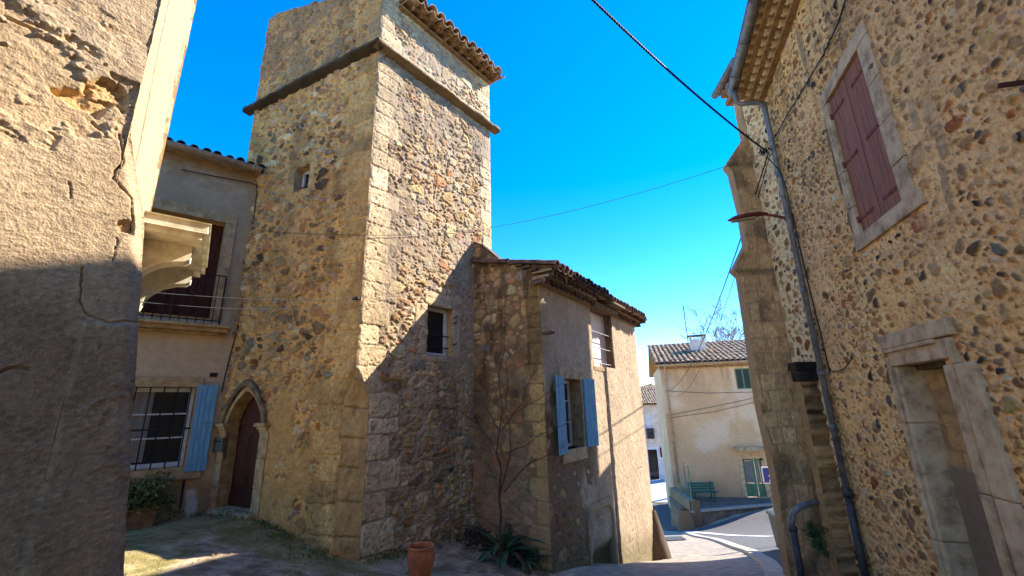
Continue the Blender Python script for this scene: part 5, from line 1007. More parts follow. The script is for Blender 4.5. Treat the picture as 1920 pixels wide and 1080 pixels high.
m.build('terrace_kerb', M_kerb, None, 'worn stone kerb along the edge of the far terrace', 'kerb', bevel=.02)
# retaining wall and fence
rw = Thing('retaining_wall', hz(1285, 985, FZ - 1.2), 'rough stone retaining wall dropping to the road at the terrace corner', 'wall')
wl = [hz(1257, 905, FZ - .3), T4[4] + np.array([.1, -.05, 0])]; wl[0] = FF.pt(fu0 - .25, FZ, .1); A, B = wl
dl_ = (B - A); Lw = np.linalg.norm(dl_[:2]); RW = Fr(A, math.degrees(math.atan2(dl_[0], dl_[1]))); 
if RW.n[0] > 0: RW.n = -RW.n
U, Z = axes(0, Lw, -2.6, .45, .05); Zt = FZ + np.where(Z > -.02, Z, Z); h = .08 * (fbm(U * 3, Z * 4, 231, 4) - .5); C = A3(lin(150, 122, 92)) * (1 + .7 * (fbm(U * 2.5, Z * 3, 232, 5) - .5))[..., None]
g = GB(); g.grid(P3(RW, U, FZ + Z, h + .25 * np.clip(-Z / 2.6, 0, 1)), C); B0 = RW.pt(Lw, 0, .05)
g.quads([RW.pt(0, FZ + .45, .0), RW.pt(Lw, FZ + .45, .0), RW.pt(Lw, FZ + .45, -.3), RW.pt(0, FZ + .45, -.3)], lin(160, 140, 110)); g.quads([RW.pt(0, FZ - .5, -.3), RW.pt(Lw, FZ - .5, -.3), RW.pt(Lw, FZ + .45, -.3), RW.pt(0, FZ + .45, -.3)], lin(150, 130, 100))
e1_ = RW.pt(Lw, 0, .12); e2_ = RW.pt(Lw, 0, -.35); U, Z = axes(0, .5, -2.6, .45, .05); RE = Fr(RW.pt(Lw + .01, 0, .04), math.degrees(math.atan2(-RW.n[0], -RW.n[1]))); C = A3(lin(116, 96, 72)) * (1 + .6 * (fbm(U * 3, Z * 3, 233, 5) - .5))[..., None]  # end face coloured darker so that it looks shaded
g.grid(P3(RE, U, FZ + Z, .06 * (fbm(U * 4, Z * 4, 234, 4) - .5) + .3 * np.clip((-Z - .4) / 2.2, 0, 1)), C); g.build('wall', M_plaster, rw)
m = MB(); q_ = RW.pt(Lw + .1, FZ - 1.35, .35); gq = float(gz(q_[0], q_[1])); P = [];
U, Z = axes(0, 2 * math.pi, 0, 1, .3); Rr = (.5 - .3 * Z) * (1 + .3 * (fbm(np.cos(U) + 3, np.sin(U) + Z * 3, 235, 3) - .5)); P = np.stack([q_[0] + Rr * np.cos(U), q_[1] + Rr * np.sin(U), gq - .1 + 1.0 * Z], -1); P[:, -1] = P[:, 0]; g = GB(); g.grid(P, A3(lin(128, 102, 72)) * np.ones(U.shape)[..., None]); g.build('corner_stone', M_plaster, rw)
fence = Thing('wire_fence', RW.pt(Lw * .5, FZ + .45), 'green wire mesh fence on posts along the low wall by the far house', 'fence')
for k, (x, y0, y1, o_) in enumerate(((1274, 895, 942, 0), (1285, 868, 940, .9), (1290, 872, 966, .15))):
    b_ = hz(x + (5 if k < 2 else 11), y1, FZ + (.4 if k == 0 else 0.0)); t_ = None; top = b_.copy(); lo, hi = 0, 6
    vx = ray(x, y0); tt_ = b_[1] / vx[1]; top = np.array([b_[0], b_[1], vx[2] * tt_]); m = MB(); m.tube([b_, top], .026, 6); m.build('post', M_greenpost, fence)
m = MB(); pa, pb = RW.pt(.1, FZ + .45, -.1), RW.pt(Lw - .1, FZ + .45, -.1)
for k in range(13): t = k / 12; p = pa + (pb - pa) * t; m.tube([p, p + [0, 0, 1.0]], .006, 3)
for k in range(6): m.tube([pa + [0, 0, .2 * k], pb + [0, 0, .2 * k]], .006, 3)
m.build('mesh', M_greenpost, fence)
# bench
bl_, br_ = hz(1297, 937, FZ), hz(1341, 936, FZ); bc = (bl_ + br_) / 2; bench = Thing('park_bench', bc, 'green slatted park bench against the far beige wall', 'bench'); bw = np.linalg.norm(br_ - bl_) * 1.12; bd_ = (br_ - bl_) / np.linalg.norm(br_ - bl_); BFr = Fr(bc, math.degrees(math.atan2(bd_[0], bd_[1]))); bz = float(T4[0][2])
m = MB()
for k in range(4): m.box(BFr, -bw / 2, bw / 2, bz + .44, bz + .475, -.02 + .11 * k, .08 + .11 * k)
m.build('seat', M_bench, bench, bevel=.006); m = MB()
for k in range(3): m.box(BFr, -bw / 2, bw / 2, bz + .52 + .13 * k, bz + .63 + .13 * k, -.08 - .025 * k, -.05 - .025 * k)
m.build('backrest', M_bench, bench, bevel=.006)
for s_ in (-1, 1):
    m = MB(); u_ = s_ * bw * .36; m.box(BFr, u_ - .03, u_ + .03, bz, bz + .44, .28, .36); m.box(BFr, u_ - .03, u_ + .03, bz, bz + .95, -.16, -.09); m.box(BFr, u_ - .03, u_ + .03, bz + .38, bz + .44, -.1, .36); m.build('leg', M_bench, bench, bevel=.008)
# road, gutter strip, markings
R = [gpx(x, y) for x, y in ((1225, 1079), (1232, 1040), (1240, 1010), (1243, 996), (1290, 1002), (1330, 1013), (1380, 1030), (1412, 1040), (1440, 1060), (1456, 1085), (1466, 1130))]
poly = [(p[0], p[1]) for p in R[:1]]; roadpoly = [tuple(HR.pt(0.2, 0, .25)[:2]), tuple(HR.pt(HL, 0, .28)[:2]), tuple(R[2][:2]), tuple(R[3][:2])] + [tuple(p[:2]) for p in R[4:]] + [(3.6, 6.6), (1.6, 6.3)]
sheet('road', roadpoly, .05, M_concrete, .12)
sheet('side_road', [tuple(R[4][:2])] + [tuple(p[:2]) for p in R[5:]] + [(4.2, 8.3), (8, 9), (18, 16), (26, 22), (20, 24.2), tuple((T4[3] * .97)[:2]), tuple((T4[4] * .965)[:2]), tuple((T4[4] * .97)[:2] + np.array([-.8, .6]))], .058, M_asphalt, .25)
def strip(name, pts, wd, lift, m_, kind='structure'):
    P = np.array([p[:2] for p in pts]); Q = []; 
    for i in range(len(P) - 1):
        for t in np.linspace(0, 1, 12, endpoint=False): Q.append(P[i] + (P[i + 1] - P[i]) * t)
    Q.append(P[-1]); Q = np.array(Q)
    for _ in range(6): Q[1:-1] = (Q[:-2] + Q[1:-1] * 2 + Q[2:]) / 4
    D = np.gradient(Q, axis=0); D /= np.linalg.norm(D, axis=1)[:, None]; Nn = np.c_[-D[:, 1], D[:, 0]]; A = Q - Nn * wd / 2; B = Q + Nn * wd / 2; mb = MB(); V = [(*a, float(gz(*q)) + lift) for a, q in zip(A, Q)] + [(*b, float(gz(*q)) + lift) for b, q in zip(B, Q)]; n = len(Q)
    V += [(v[0], v[1], v[2] - .12) for v in V]
    mb.add(V, [(i, i + 1, n + i + 1, n + i) for i in range(n - 1)] + [(i, i + 1, 2 * n + i + 1, 2 * n + i) for i in range(n - 1)] + [(n + i, n + i + 1, 3 * n + i + 1, 3 * n + i) for i in range(n - 1)]); return mb.build(name, m_, None, kind=kind)
strip('kerb', R[4:], .30, .10, M_kerb); strip('painted_line', [gpx(x, y) for x, y in ((1285, 1000), (1330, 1003), (1390, 1008), (1450, 1010))], .34, .075, M_paint)
m = MB(); dc = gpx(1268, 1013); ds_ = gpx(1290, 1013) - gpx(1250, 1013); slab(m, [gpx(x, y) + [0, 0, .075] for x, y in ((1245, 1010), (1278, 1009), (1288, 1016), (1252, 1018))], (0, 0, .004)); m.build('drain_cover', M_castiron, None, 'flat iron drain cover set in the sunlit road', 'drain cover')
sheet('far_street', [tuple(gpx(x, y)[:2]) for x, y in ((1200, 1000), (1243, 998), (1288, 990), (1268, 946), (1195, 946))], .045, M_asphalt, .6)
sheet('paved_square', [tuple(gpx(x, y)[:2]) for x, y in ((1195, 943), (1262, 943), (1275, 896), (1195, 896))], .05, M_paver, .8)
# buildings at the end of the street
GY = 46; g0 = aty(1218, 890, GY); GF = Fr(g0, 97); gzz = float(g0[2])
if GF.px(1262, 800)[0] < 0: GF.d = -GF.d
eh = Thing('street_end_house', g0, 'pale house at the far end of the street with dark glass shop door', 'house')
gl0, gl1 = GF.px(1190, 800)[0], GF.px(1290, 800)[0]; ge_ = GF.px(1228, 760)[1]; gb_ = GF.px(1228, 838)[1]; gdu0, gdz1 = GF.px(1214, 843); gdu1, gdz0 = GF.px(1236, 884)
m = MB(); wall_with_holes(m, GF, gl0, gl1, gb_, ge_ + .3, []); m.cm = 1; wall_with_holes(m, GF, gl0, gl1, gzz - 1.5, gb_, [(gdu0, gdu1, gzz - 1.5, gdz1)]); m.build('wall', [M_fwhite, M_fbase], eh)
m = MB(); m.add([GF.pt(u, z, -.1) for u, z in ((gdu0, gzz - 1.5), (gdu1, gzz - 1.5), (gdu1, gdz1), (gdu0, gdz1))], [(0, 1, 2, 3)]); gd = m.build('shop_door', M_glass, eh); m = MB()
for a_, b_ in ((gdu0, gdu0 + .2), (gdu1 - .16, gdu1), ): m.box(GF, a_, b_, gdz0, gdz1, -.1, -.04)
for a_, b_ in ((gdz0, gdz0 + .12), ((gdz0 + gdz1) / 2 - .1, (gdz0 + gdz1) / 2), (gdz1 - .12, gdz1)): m.box(GF, gdu0 + .2, gdu1 - .16, a_, b_, -.1, -.045)
m.build('door_frame', M_plate, gd)
m = MB(); a_, b_ = GF.px(1211, 778), GF.px(1222, 805); m.box(GF, a_[0], b_[0], b_[1] - .9, a_[1], -.05, .02); m.build('window', M_fbase, eh); m = MB(); a_, b_ = GF.px(1211, 803), GF.px(1226, 820)
for k in range(12): u_ = a_[0] + (b_[0] - a_[0]) * k / 11; m.box(GF, u_ - .025, u_ + .025, b_[1], a_[1], .25, .28)
m.box(GF, a_[0], b_[0], a_[1] - .05, a_[1], .24, .3); m.box(GF, a_[0], b_[0], b_[1] - .1, b_[1], 0, .3); m.build('balcony_rail', M_plate, eh)
m = MB(); n_ = 22; tile_roof(m, GF.pt(gl0, ge_ + .1, .5), GF.d, GF.n, n_, (gl1 - gl0) / n_, rad(24), 4.6, .13, 51, tl=.5); m.cm = 1; slab(m, [GF.pt(gl0, ge_ + .08, .45), GF.pt(gl1, ge_ + .08, .45), GF.pt(gl1, ge_ + 2.1, -4), GF.pt(gl0, ge_ + 2.1, -4)], (0, 0, .05)); m.build('roof', [M_tilefar, M_mortar], eh)
gs = Thing('shop_sign', GF.pt(GF.px(1243, 848)[0], GF.px(1243, 848)[1]), 'small brown shop sign with a white mark beside the glass door', 'sign'); a_, b_ = GF.px(1236.5, 839), GF.px(1250, 857)
m = MB(); m.box(GF, a_[0], b_[0], b_[1], a_[1], .02, .08); m.build('panel', M_signbrown, gs, bevel=.01); m = MB(); W_ = b_[0] - a_[0]; H_ = a_[1] - b_[1]
def sgp(x, y): return (a_[0] + W_ * x, a_[1] - H_ * y)
for P in ([(.26, .2), (.46, .14), (.48, .3), (.44, .58), (.36, .58), (.38, .36), (.28, .34)], [(.54, .14), (.74, .2), (.72, .34), (.62, .36), (.64, .58), (.56, .58), (.52, .3)]): m.prism(GF, [sgp(*p) for p in P], .082, .095)
m.build('mark', M_signwhite, gs); m = MB()
for y_ in (.72, .82): m.box(GF, a_[0] + W_ * .2, b_[0] - W_ * .2, a_[1] - H_ * y_ - .02, a_[1] - H_ * y_ + .02, .082, .09)
m.build('small_text', M_letter, gs)
bh = aty(1228, 735, 62); BFr2 = Fr(bh, 95); m = MB(); u0_, u1_ = sorted((BFr2.px(1190, 740)[0], BFr2.px(1260, 740)[0])); um_ = BFr2.px(1219, 722)[0]; zt_ = BFr2.px(1219, 721)[1]; ze_ = BFr2.px(1245, 731)[1]
m.prism(BFr2, [(u0_, -9), (u1_, -9), (u1_, ze_ - .4), (um_, zt_), (u0_, ze_)], -6, 0); rb_ = MB(); rb_.prism(BFr2, [(u0_ - .3, ze_ + .05), (um_, zt_ + .12), (u1_ + .3, ze_ - .35), (u1_ + .3, ze_ - .6), (um_, zt_ - .05), (u0_ - .3, ze_ - .15)], -6, .3)
bt = Thing('back_house', bh, 'gabled pale house just showing above the tiled roof at the street end', 'house'); m.build('wall', M_fwhite, bt); rb_.build('roof', M_tilefar, bt)
for i, (x, y0, y1) in enumerate(((1220.5, 862, 893), (1245.5, 876, 896))):
    b_ = gpx(x, y1 + 1); m = MB(); vx = ray(x, y0); tz_ = vx[2] * b_[1] / vx[1]; m.tube([b_, (b_[0], b_[1], tz_)], .07, 8); m.tube([(b_[0], b_[1], tz_ - .18), (b_[0], b_[1], tz_ - .1)], .085, 8); m.build('bollard', M_plate, None, ('taller black bollard nearer the glass shop door', 'shorter black bollard nearer the beige far house')[i], 'bollard', 'bollards on the far pavement')
# pedestrian sign and bin behind the buttress
sgY = 13.0; sc_ = aty(1438, 891, sgY); SF = Fr(sc_, 90 - 6); sgn_ = Thing('pedestrian_sign', (sc_[0], sc_[1], float(gz(sc_[0], sc_[1]))), 'blue and white pedestrian sign half hidden by the church buttress', 'sign')
if SF.px(1460, 890)[0] < 0: SF.d = -SF.d
s0 = SF.px(1428.5, 890)[0]; zt_, zb2_ = SF.px(1433, 875)[1], SF.px(1436, 907)[1]; sz = zt_ - zb2_
m = MB(); m.box(SF, s0, s0 + sz, zb2_, zt_, 0, .02); m.build('plate', M_signwhite, sgn_, bevel=.01); m = MB(); m.box(SF, s0 + sz * .07, s0 + sz * .93, zb2_ + sz * .07, zt_ - sz * .07, .021, .025); m.build('blue_field', M_signblue, sgn_)
m = MB()
for P, r in (([(.62, .62), (.58, .36), (.40, .14)], .035), ([(.60, .40), (.70, .26), (.72, .12)], .035), ([(.62, .66), (.46, .52), (.42, .40)], .028), ([(.63, .66), (.74, .52), (.80, .44)], .028)): 
    for (x0, y0), (x1, y1) in zip(P[:-1], P[1:]):
        dx, dy = x1 - x0, y1 - y0; l_ = math.hypot(dx, dy); nx, ny = -dy / l_ * r, dx / l_ * r; m.prism(SF, [(s0 + sz * (x0 + nx), zb2_ + sz * (y0 + ny)), (s0 + sz * (x1 + nx), zb2_ + sz * (y1 + ny)), (s0 + sz * (x1 - nx), zb2_ + sz * (y1 - ny)), (s0 + sz * (x0 - nx), zb2_ + sz * (y0 - ny))], .026, .03)
m.prism(SF, [(s0 + sz * (.63 + .055 * math.cos(k * .785)), zb2_ + sz * (.78 + .055 * math.sin(k * .785))) for k in range(8)], .026, .03); m.build('walking_figure', M_signwhite, sgn_)
m = MB(); px_ = SF.pt(s0 + sz * .5, 0, -.04); m.tube([(px_[0], px_[1], float(gz(px_[0], px_[1])) - .1), (px_[0], px_[1], zt_ + .05)], .03, 8); m.build('post', M_zinc, sgn_)
bp_ = gpx(1452, 1040); bt_ = 1.05; bn = Thing('wheelie_bin', bp_, 'dark green wheelie bin peeking out behind the church buttress', 'bin'); BB = Fr(bp_, 100)
if BB.d[0] < 0: BB.d = -BB.d
bp2 = BB.px(1460, 1000)[0]; m = MB(); z0_ = float(bp_[2]); zt_ = BB.px(1440, 967)[1]; hb = zt_ - z0_
V = [BB.pt(bp2 + .06, z0_ + .05, 0), BB.pt(bp2 + .6, z0_ + .05, 0), BB.pt(bp2 + .6, z0_ + .05, -.5), BB.pt(bp2 + .06, z0_ + .05, -.5), BB.pt(bp2, z0_ + hb * .92, .04), BB.pt(bp2 + .66, z0_ + hb * .92, .04), BB.pt(bp2 + .66, z0_ + hb * .92, -.56), BB.pt(bp2, z0_ + hb * .92, -.56)]
m.add(V, [(0, 1, 2, 3), (4, 5, 6, 7), (0, 1, 5, 4), (1, 2, 6, 5), (2, 3, 7, 6), (3, 0, 4, 7)]); m.build('body', M_bin, bn, bevel=.02); m = MB(); m.box(BB, bp2 - .03, bp2 + .69, z0_ + hb * .92, z0_ + hb, -.6, .07); m.build('lid', M_bin, bn, bevel=.02)
for s_ in (.14, .52): m = MB(); m.tube([BB.pt(bp2 + s_ - .03, z0_ + .1, -.52), BB.pt(bp2 + s_ + .03, z0_ + .1, -.52)], .1, 14); m.build('wheel', M_plate, bn)
# aerial on the far roof
an = Thing('roof_aerial', FF.pt(FF.px(1293, 650, -1)[0], FF.px(1293, 650, -1)[1], -1), 'thin television aerial standing on the far tiled roof', 'aerial'); a0, a1 = FF.hit(1292, 655, -1), FF.hit(1282, 573, -1); a1 = FF.pt(FF.px(1290, 640, -1)[0], FF.px(1283, 573, -1)[1], -1); a0 = FF.pt(FF.px(1290, 640, -1)[0], FF.px(1292, 660, -1)[1], -1)
m = MB(); m.tube([a0, a1], .034, 5); m.build('mast', M_letter, an)
for k in range(7): m = MB(); p = a1 - [0, 0, .08 + k * .14]; w_ = .16 - .008 * k; m.tube([p - FF.d * w_ + FF.n * .05, p + FF.d * w_ + FF.n * .05], .01, 4); m.build('dipole', M_letter, an)

# ------------------------------------------------------------ plants and pots
def leafquads(m, P, n, size, spread, up=.3, rg=None):
    rg = rg or RNG
    for _ in range(n):
        c = P[rg.integers(len(P))] + rg.normal(0, 1, 3) * spread; d_ = rg.normal(0, 1, 3); d_[2] += up; d_ /= np.linalg.norm(d_); s_ = np.cross(d_, rg.normal(0, 1, 3)); s_ /= np.linalg.norm(s_); nn = np.cross(d_, s_); L = size * rg.uniform(.6, 1.3); w_ = L * .3
        m.add([c, c + d_ * L * .5 + s_ * w_ + nn * L * .06, c + d_ * L - nn * L * .1, c + d_ * L * .5 - s_ * w_ + nn * L * .06], [(0, 1, 2, 3)])
def branch(m, p, d_, L, r, depth, rg, spread=.5, leaves=None, bend=.15, twigs=3, rmin=.0016):
    P = [p]; R_ = [r]; n = 5
    for k in range(n):
        d_ = d_ + rg.normal(0, bend, 3); d_[2] += .06; d_ /= np.linalg.norm(d_); P.append(P[-1] + d_ * L / n); R_.append(max(r * (1 - .65 * (k + 1) / n), rmin))
    m.tube(P, R_, 5 if r > .006 else 3, False)
    if leaves is not None: leaves.extend(P[2:])
    if depth > 0:
        for _ in range(twigs):
            k = rg.integers(2, n + 1); nd = d_ + rg.normal(0, spread, 3); nd /= np.linalg.norm(nd); branch(m, P[k], nd, L * rg.uniform(.45, .75), R_[k] * .75, depth - 1, rg, spread, leaves, bend, twigs, rmin)
rg = np.random.default_rng(12)
# bare shrub against the gable
sb = gpx(940, 1000); sb = aty(938, 1010, 7.15); sbz = float(gz(sb[0], sb[1])); shrub = Thing('bare_shrub', (sb[0], sb[1], sbz), 'leafless brown shrub with thin spreading branches in front of the gable wall', 'shrub')
def sp_(x, y, dy=0): return aty(x, y, 7.15 + dy)
limbs = [([(938, 1020), (938, 960), (936, 930), (940, 880), (932, 850), (936, 800), (942, 770), (934, 700), (948, 650)], .022), ([(936, 930), (944, 900), (958, 845), (955, 800), (950, 770)], .016), ([(944, 925), (962, 900), (990, 870), (1008, 862), (1035, 850), (1060, 835)], .013), ([(940, 805), (960, 780), (975, 760), (990, 720), (1003, 690)], .011), ([(938, 810), (925, 788), (912, 765)], .010), ([(936, 870), (922, 830), (900, 800), (870, 775), (830, 762), (790, 757)], .010), ([(938, 900), (915, 890), (895, 905)], .007), ([(950, 850), (985, 835), (1010, 815), (1060, 795), (1090, 770)], .009), ([(955, 780), (1000, 755), (1030, 735), (1060, 715)], .008), ([(985, 875), (1000, 855), (1005, 845)], .006), ([(938, 990), (905, 970), (870, 968)], .006), ([(948, 770), (952, 720), (950, 680), (970, 640), (985, 600)], .008), ([(870, 775), (850, 800), (845, 830)], .005)]
ends = []; m = MB()
for k, (pl, r) in enumerate(limbs):
    dy = rg.normal(0, .12, len(pl)).cumsum() * .35 * (k > 0); dy[0] = 0; P = [sp_(x, y, max(-.4, min(d_, .12))) for (x, y), d_ in zip(pl, dy)]
    if k == 0: P[0][2] = sbz - .05
    Q = []; 
    for i in range(len(P) - 1):
        for t in (0, .5): Q.append(P[i] + (P[i + 1] - P[i]) * t + rg.normal(0, .006, 3))
    Q.append(P[-1]); m.tube(Q, [max(r * (1 - .75 * i / len(Q)), .002) for i in range(len(Q))], 6, False)
    for i in range(2, len(Q)):
        if rg.random() < .62: d_ = Q[i] - Q[i - 1]; d_ = d_ / np.linalg.norm(d_) + rg.normal(0, .5, 3) * [1, .4, 1]; d_ /= np.linalg.norm(d_); branch(m, Q[i], d_, rg.uniform(.15, .45), .0038, 1, rg, .4, None, .14, 2)
m.build('branches', M_bark, shrub)
# agave
def blade(m, c, az, L, wd, rise, droop, fold=.35, n=9, twist=0):
    h_ = np.array([math.sin(az), math.cos(az), 0]); sd_ = np.array([h_[1], -h_[0], 0]); V = []; 
    for k in range(n):
        t = k / (n - 1); x_ = L * t * (1 - .12 * droop * t); z_ = rise * L * t - droop * L * t * t; w_ = wd * (.55 + 1.1 * t - .3 * t * t) * (1 - t ** 3) + .002; p = c + h_ * (x_ * math.sqrt(max(.05, 1 - min(rise, .95) ** 2 * (1 - t)))) + np.array([0, 0, z_]); th_ = .014 * (1 - t) + .002
        V += [p - sd_ * w_ + np.array([0, 0, w_ * fold]), p + np.array([0, 0, th_ * .4]), p + sd_ * w_ + np.array([0, 0, w_ * fold]), p - np.array([0, 0, th_ * 1.6])]
    m.add(V, [(4 * i + k, 4 * i + (k + 1) % 4, 4 * i + 4 + (k + 1) % 4, 4 * i + 4 + k) for i in range(n - 1) for k in range(4)])
agp = gpx(946, 1050); agz = float(gz(agp[0], agp[1])); agp[2] = agz
ag = Thing('agave', agp, 'grey green agave with long drooping leaves under the bare shrub', 'agave')
for k in range(18):
    m = MB(); az_ = rad(180) + (k - 9) * 2.4 + rg.normal(0, .2); t_ = k / 18; blade(m, agp + np.array([rg.normal(0, .02), rg.normal(0, .02), .06]), az_, rg.uniform(.6, .95), rg.uniform(.05, .075), .95 - .35 * t_ + rg.uniform(0, .1), rg.uniform(.55, 1.15) * (.55 + t_)); m.build('leaf', M_agave if k % 7 else M_agavedry, ag, smooth=True)
a2 = gpx(982, 1062); a2[2] = float(gz(a2[0], a2[1])); ag2 = Thing('agave', a2, 'lower dark agave clump at the foot of the gable corner, right of the bigger agave', 'agave')
for k in range(16):
    m = MB(); blade(m, a2 + np.array([rg.normal(0, .03), rg.normal(0, .03), .02]), k * 2.4 + rg.normal(0, .2), rg.uniform(.28, .46), rg.uniform(.03, .045), rg.uniform(.5, .9), rg.uniform(.3, .9)); m.build('leaf', M_agave, ag2, smooth=True)
# dry leaf litter and weeds along the wall foot
m = MB(); pts = []
for _ in range(420):
    p = HG.pt(rg.uniform(.45, 1.5), 0, abs(rg.normal(.1, .22))); p[2] = float(gz(p[0], p[1])) + abs(rg.normal(.03, .06)); pts.append(p)
leafquads(m, pts, 900, .07, .03, 0, rg); m.build('leaf_litter', M_dryleaf, None, 'heap of dry brown leaves at the wall foot behind the agave', 'leaf litter', kind='stuff')
m = MB(); pts = []
for _ in range(500):
    t = rg.random(); P = TL.pt(t * 3.2, 0, abs(rg.normal(.05, .16))) if rg.random() < .5 else TR.pt(.3 + t * 2.4, 0, abs(rg.normal(.05, .12))) if rg.random() < .6 else HG.pt(t * 1.4, 0, abs(rg.normal(.05, .15)));  P = P + 0; P[2] = float(gz(P[0], P[1])) + .01; pts.append(P)
leafquads(m, pts, 3200, .035, .03, .8, rg); m.build('weeds', M_leaf, None, 'low green weeds and moss tufts along the wall foot', 'weeds', kind='stuff')
m = MB()
for _ in range(1500):
    y_ = rg.uniform(4.6, 8.2); x_ = rg.uniform(-5.2, 1.0)
    if rg.random() < .5: P = TL.pt(rg.uniform(-.5, 3.4), 0, abs(rg.normal(0, .5)) + .05); x_, y_ = P[0], P[1]
    r_ = rg.uniform(.004, .013) * (1 if rg.random() < .96 else 1.6); c_ = np.array([x_, y_, float(gz(x_, y_)) + .01]); a_ = rg.uniform(0, 6.28); V = [c_ + r_ * np.array([math.cos(a_ + k * 1.257) * rg.uniform(.7, 1.2), math.sin(a_ + k * 1.257) * rg.uniform(.7, 1.2), -.3]) for k in range(5)] + [c_ + r_ * np.array([.3 * math.cos(a_ + k * 2.1), .3 * math.sin(a_ + k * 2.1), rg.uniform(.5, .8)]) for k in range(3)]
    m.add(V, [(0, 1, 5), (1, 2, 6, 5), (2, 3, 6), (3, 4, 7, 6), (4, 0, 5, 7), (5, 6, 7)])
m.build('gravel', M_mortar, None, 'small loose stones scattered over the worn ground before the tower', 'gravel', kind='stuff')
# terracotta pot
pb = gpx(788, 1088); pr = (np.linalg.norm(aty(764, 1040, pb[1]) - aty(815, 1040, pb[1]))) / 2; ph = float(aty(790, 1022, pb[1])[2] - pb[2]); pz_ = float(pb[2])
pot = Thing('flower_pot', pb, 'empty round terracotta pot standing at the tower foot', 'pot')
m = MB(); prof_ = [(0, 0), (.62, 0), (.68, .04), (.84, .25), (.98, .52), (1.0, .68), (.93, .84), (.86, .90), (.94, .93), (.98, .96), (.97, 1.0), (.88, 1.0), (.82, .96), (.80, .86), (.9, .7), (.86, .62)]
m.lathe(pb, [(r * pr, z * ph) for r, z in prof_], 40); m.build('body', M_terra, pot, smooth=True)
m = MB(); m.lathe(pb, [(0, ph * .86), (.4 * pr, ph * .885), (.83 * pr, ph * .84)], 24); m.build('soil', M_soil, pot, smooth=True)
# planter with leafy shrub under the barred window
pc = LF.hit(262, 975, .42); pzz = float(gz(pc[0], pc[1])); plt = Thing('planter', (pc[0], pc[1], pzz), 'long worn clay planter on the ground under the barred window', 'planter'); u0_, u1_ = LF.px(210, 960, .42)[0] - .1, LF.px(296, 960, .42)[0]
m = MB(); V = [LF.pt(u, z, o_) for z, k in ((pzz - .03, .03), (pzz + .24, 0)) for u, o_ in ((u0_ + k, .2 + k), (u1_ - k, .2 + k), (u1_ - k, .46 - k), (u0_ + k, .46 - k))]; m.add(V, [(0, 1, 2, 3), (0, 1, 5, 4), (1, 2, 6, 5), (2, 3, 7, 6), (3, 0, 4, 7)]); m.box(LF, u0_ - .015, u1_ + .015, pzz + .22, pzz + .255, .44, .475); m.box(LF, u0_ - .015, u1_ + .015, pzz + .22, pzz + .255, .185, .22); m.build('box', M_planter, plt, bevel=.01)
m = MB(); m.add([LF.pt(u, pzz + .2, o_) for u, o_ in ((u0_, .2), (u1_, .2), (u1_, .46), (u0_, .46))], [(0, 1, 2, 3)]); m.build('soil', M_soil, plt)
bush = Thing('bushy_plant', LF.pt((u0_ + u1_) / 2, pzz + .2, .33), 'bushy dark green plant spilling over the clay planter under the barred window', 'plant'); ms = MB(); lv = []
for k in range(26): branch(ms, LF.pt(rg.uniform(u0_ + .1, u1_ - .05), pzz + .2, rg.uniform(.26, .42)), np.array([rg.normal(0, .5), rg.normal(0, .5), 1.0]), rg.uniform(.22, .40), .006, 1, rg, .5, lv, .22)
ms.build('stems', M_bark, bush); m = MB(); leafquads(m, lv, 2600, .06, .04, .3, rg); m.build('foliage', M_leaf, bush)
ivb = PFr.hit(1528, 1028, .04); ivy = Thing('wall_plant', ivb, 'small bright green plant growing from the eroded church pilaster', 'plant'); ms = MB(); lv = []
for k in range(14): branch(ms, PFr.hit(rg.uniform(1515, 1540), rg.uniform(990, 1028), .02), PFr.n * .5 + np.array([rg.normal(0, .3), 0, rg.normal(-.2, .5)]), rg.uniform(.07, .14), .003, 1, rg, .6, lv, .3)
ms.build('stems', M_bark, ivy); m = MB(); leafquads(m, lv, 1300, .026, .022, -.2, rg); m.build('foliage', M_leaf2, ivy)
# bare tree far behind the far house
tb = aty(1362, 700, 40); tz_ = float(gz(*tb[:2])); tree = Thing('bare_tree', (tb[0], tb[1], tz_), 'leafless tree with fine grey twigs behind the far tiled roof', 'tree'); m = MB(); topz = float(aty(1362, 585, 40)[2]); m.tube([(tb[0], tb[1], tz_), (tb[0] + .1, tb[1], topz - 6)], [.3, .2], 8); m.build('trunk', M_greybark, tree)
m = MB()
for k in range(15): branch(m, np.array([tb[0] + .1, tb[1], topz - 6 + rg.uniform(-1.2, .3)]), np.array([rg.normal(0, .55), rg.normal(0, .5), 1.0]), rg.uniform(2.8, 3.9), .08, 4, rg, .42, None, .13, 3, .013)
m.build('crown', M_greybark, tree)

# ------------------------------------------------------------ cables
def sag(a, b, s, n=24): a, b = np.array(a), np.array(b); return [a + (b - a) * t + np.array([0, 0, -4 * s * t * (1 - t)]) for t in np.linspace(0, 1, n)]
clu = CH.hit(1437, 284, .2)
def cable(P, r, label, m_=None, twist=False):
    m = MB(); 
    if twist:
        P = np.array(P); Q = []; 
        for i in range(len(P) - 1):
            for t in np.linspace(0, 1, 12, endpoint=False): Q.append(P[i] + (P[i + 1] - P[i]) * t)
        Q = np.array(Q)
        for ph_ in (0, 2.1, 4.2): m.tube([q + r * .9 * np.array([math.cos(k * .55 + ph_), 0, math.sin(k * .55 + ph_)]) for k, q in enumerate(Q)], r * .75, 5)
    else: m.tube(P, r, 6)
    return m.build('cable', m_ or M_cable, None, label, 'cable', 'overhead cables', smooth=True)
cable(sag(clu, aty(960, -150, 3.4), .16, 40), .012, 'thick twisted black cable rising from the clamp across the sky to the top', twist=True)
cable([CH.hit(x, y, .03) for x, y in ((1440, 282), (1450, 262), (1476, 215), (1510, 160), (1545, 100), (1572, 42), (1592, -20))], .010, 'black cable climbing the pebble wall above the clamp')
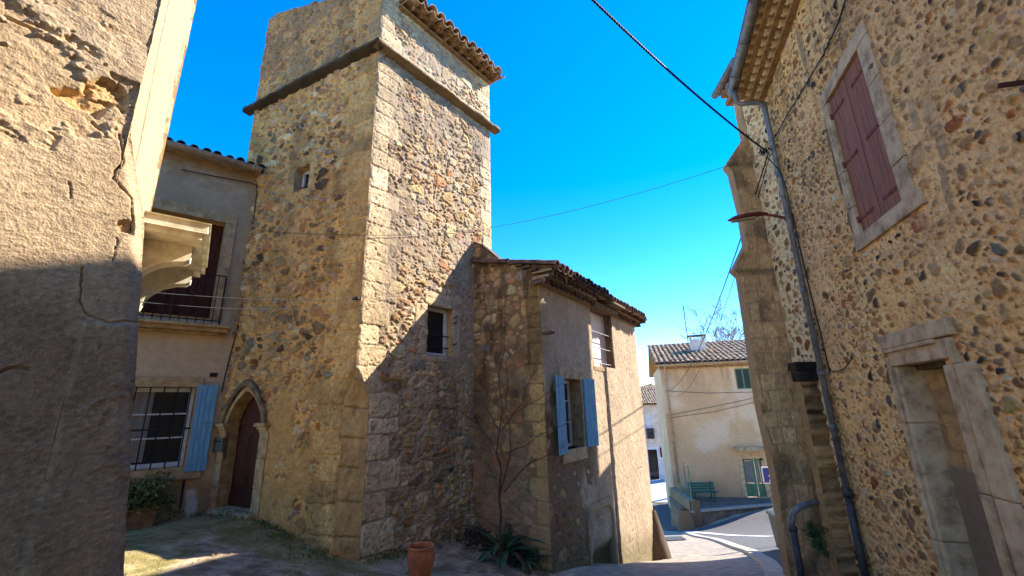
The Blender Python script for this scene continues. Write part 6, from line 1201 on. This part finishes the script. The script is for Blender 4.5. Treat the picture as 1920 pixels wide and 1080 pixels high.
trr = TR.hit(921, 427, .04); cable(sag(clu + [0, 0, -.02], trr, .12) + [TR.hit(x, y, .05) for x, y in ((900, 430), (860, 434), (800, 438), (740, 441), (694, 441))] + [TL.hit(x, y, .05) for x, y in ((682, 441), (600, 439), (530, 436), (476, 431))], .0045, 'thin cable from the church clamp across the sky and round the tower', M_greycable)
clp = TL.hit(668, 559, .06); cable(sag(clp, SW.hit(200, 541, .05), .05), .003, 'upper thin cable between the tower corner and the balcony'); cable(sag(clp + [0, 0, -.03], SW.hit(205, 560, .05), .10), .003, 'lower thin cable between the tower corner and the balcony')
m = MB(); m.tube([clp - TL.n * .08, clp + TL.n * .02], .02, 8); m.tube([clp + TL.d * -.05, clp + TL.d * .07], .022, 8); m.build('cable_clamp', M_iron, None, 'small black cable clamp on the tower corner block', 'clamp')
fa = FF.hit(1250, 733, .12); cable(sag(clu + [.02, 0, -.05], fa, .9, 40), .012, 'thicker black cable dropping from the church clamp to the far house pipe'); cable(sag(clu + [.05, 0, -.06], FF.hit(1256, 742, .12), 1.25, 40), .007, 'thinner black cable dropping from the church clamp to the far house')
for k, (pl, lab) in enumerate((([(1246, 733), (1330, 737), (1420, 735)], 'uppermost dark cable along the far beige wall'), ([(1252, 779), (1340, 762), (1424, 744)], 'second cable along the far beige wall'), ([(1252, 784), (1340, 772), (1424, 752)], 'third cable along the far beige wall'))): cable([FF.hit(x, y, .1) for x, y in pl], .014, lab, M_greycable)
cable([CH.hit(x, y, .12) for x, y in ((1440, 296), (1462, 320), (1473, 350), (1484, 400), (1496, 450), (1515, 530), (1540, 630), (1556, 700))], .010, 'black cable running down beside the grey downpipe')
cable([CH.hit(x, y, .05) for x, y in ((1556, 690), (1560, 697), (1570, 697), (1584, 690), (1594, 678), (1597, 668))], .008, 'short looped cable end beside the downpipe above the walled doorway')
cable([LF.hit(x, y, .05) for x, y in ((340, 318), (400, 330), (470, 343), (481, 347))] + [LF.hit(x, y, .06) for x, y in ((482, 360), (470, 450), (458, 540), (447, 610), (432, 665), (422, 705), (416, 735))], .011, 'black cable running down the joint between grey house and tower')
m = MB(); b_ = CH.px(1437, 284)
for k in range(16): a_ = rg.normal(0, 1, 3) * .03; b2 = clu + a_ * 1.6; m.tube([b2, b2 + rg.normal(0, .035, 3)], .012, 6)
m.tube([CH.pt(b_[0] - .03, b_[1] + .02, .0), clu], .012, 6); m.build('cable_joint', M_cable, None, 'tangled black cable joint beside the top of the downpipe', 'cable joint')
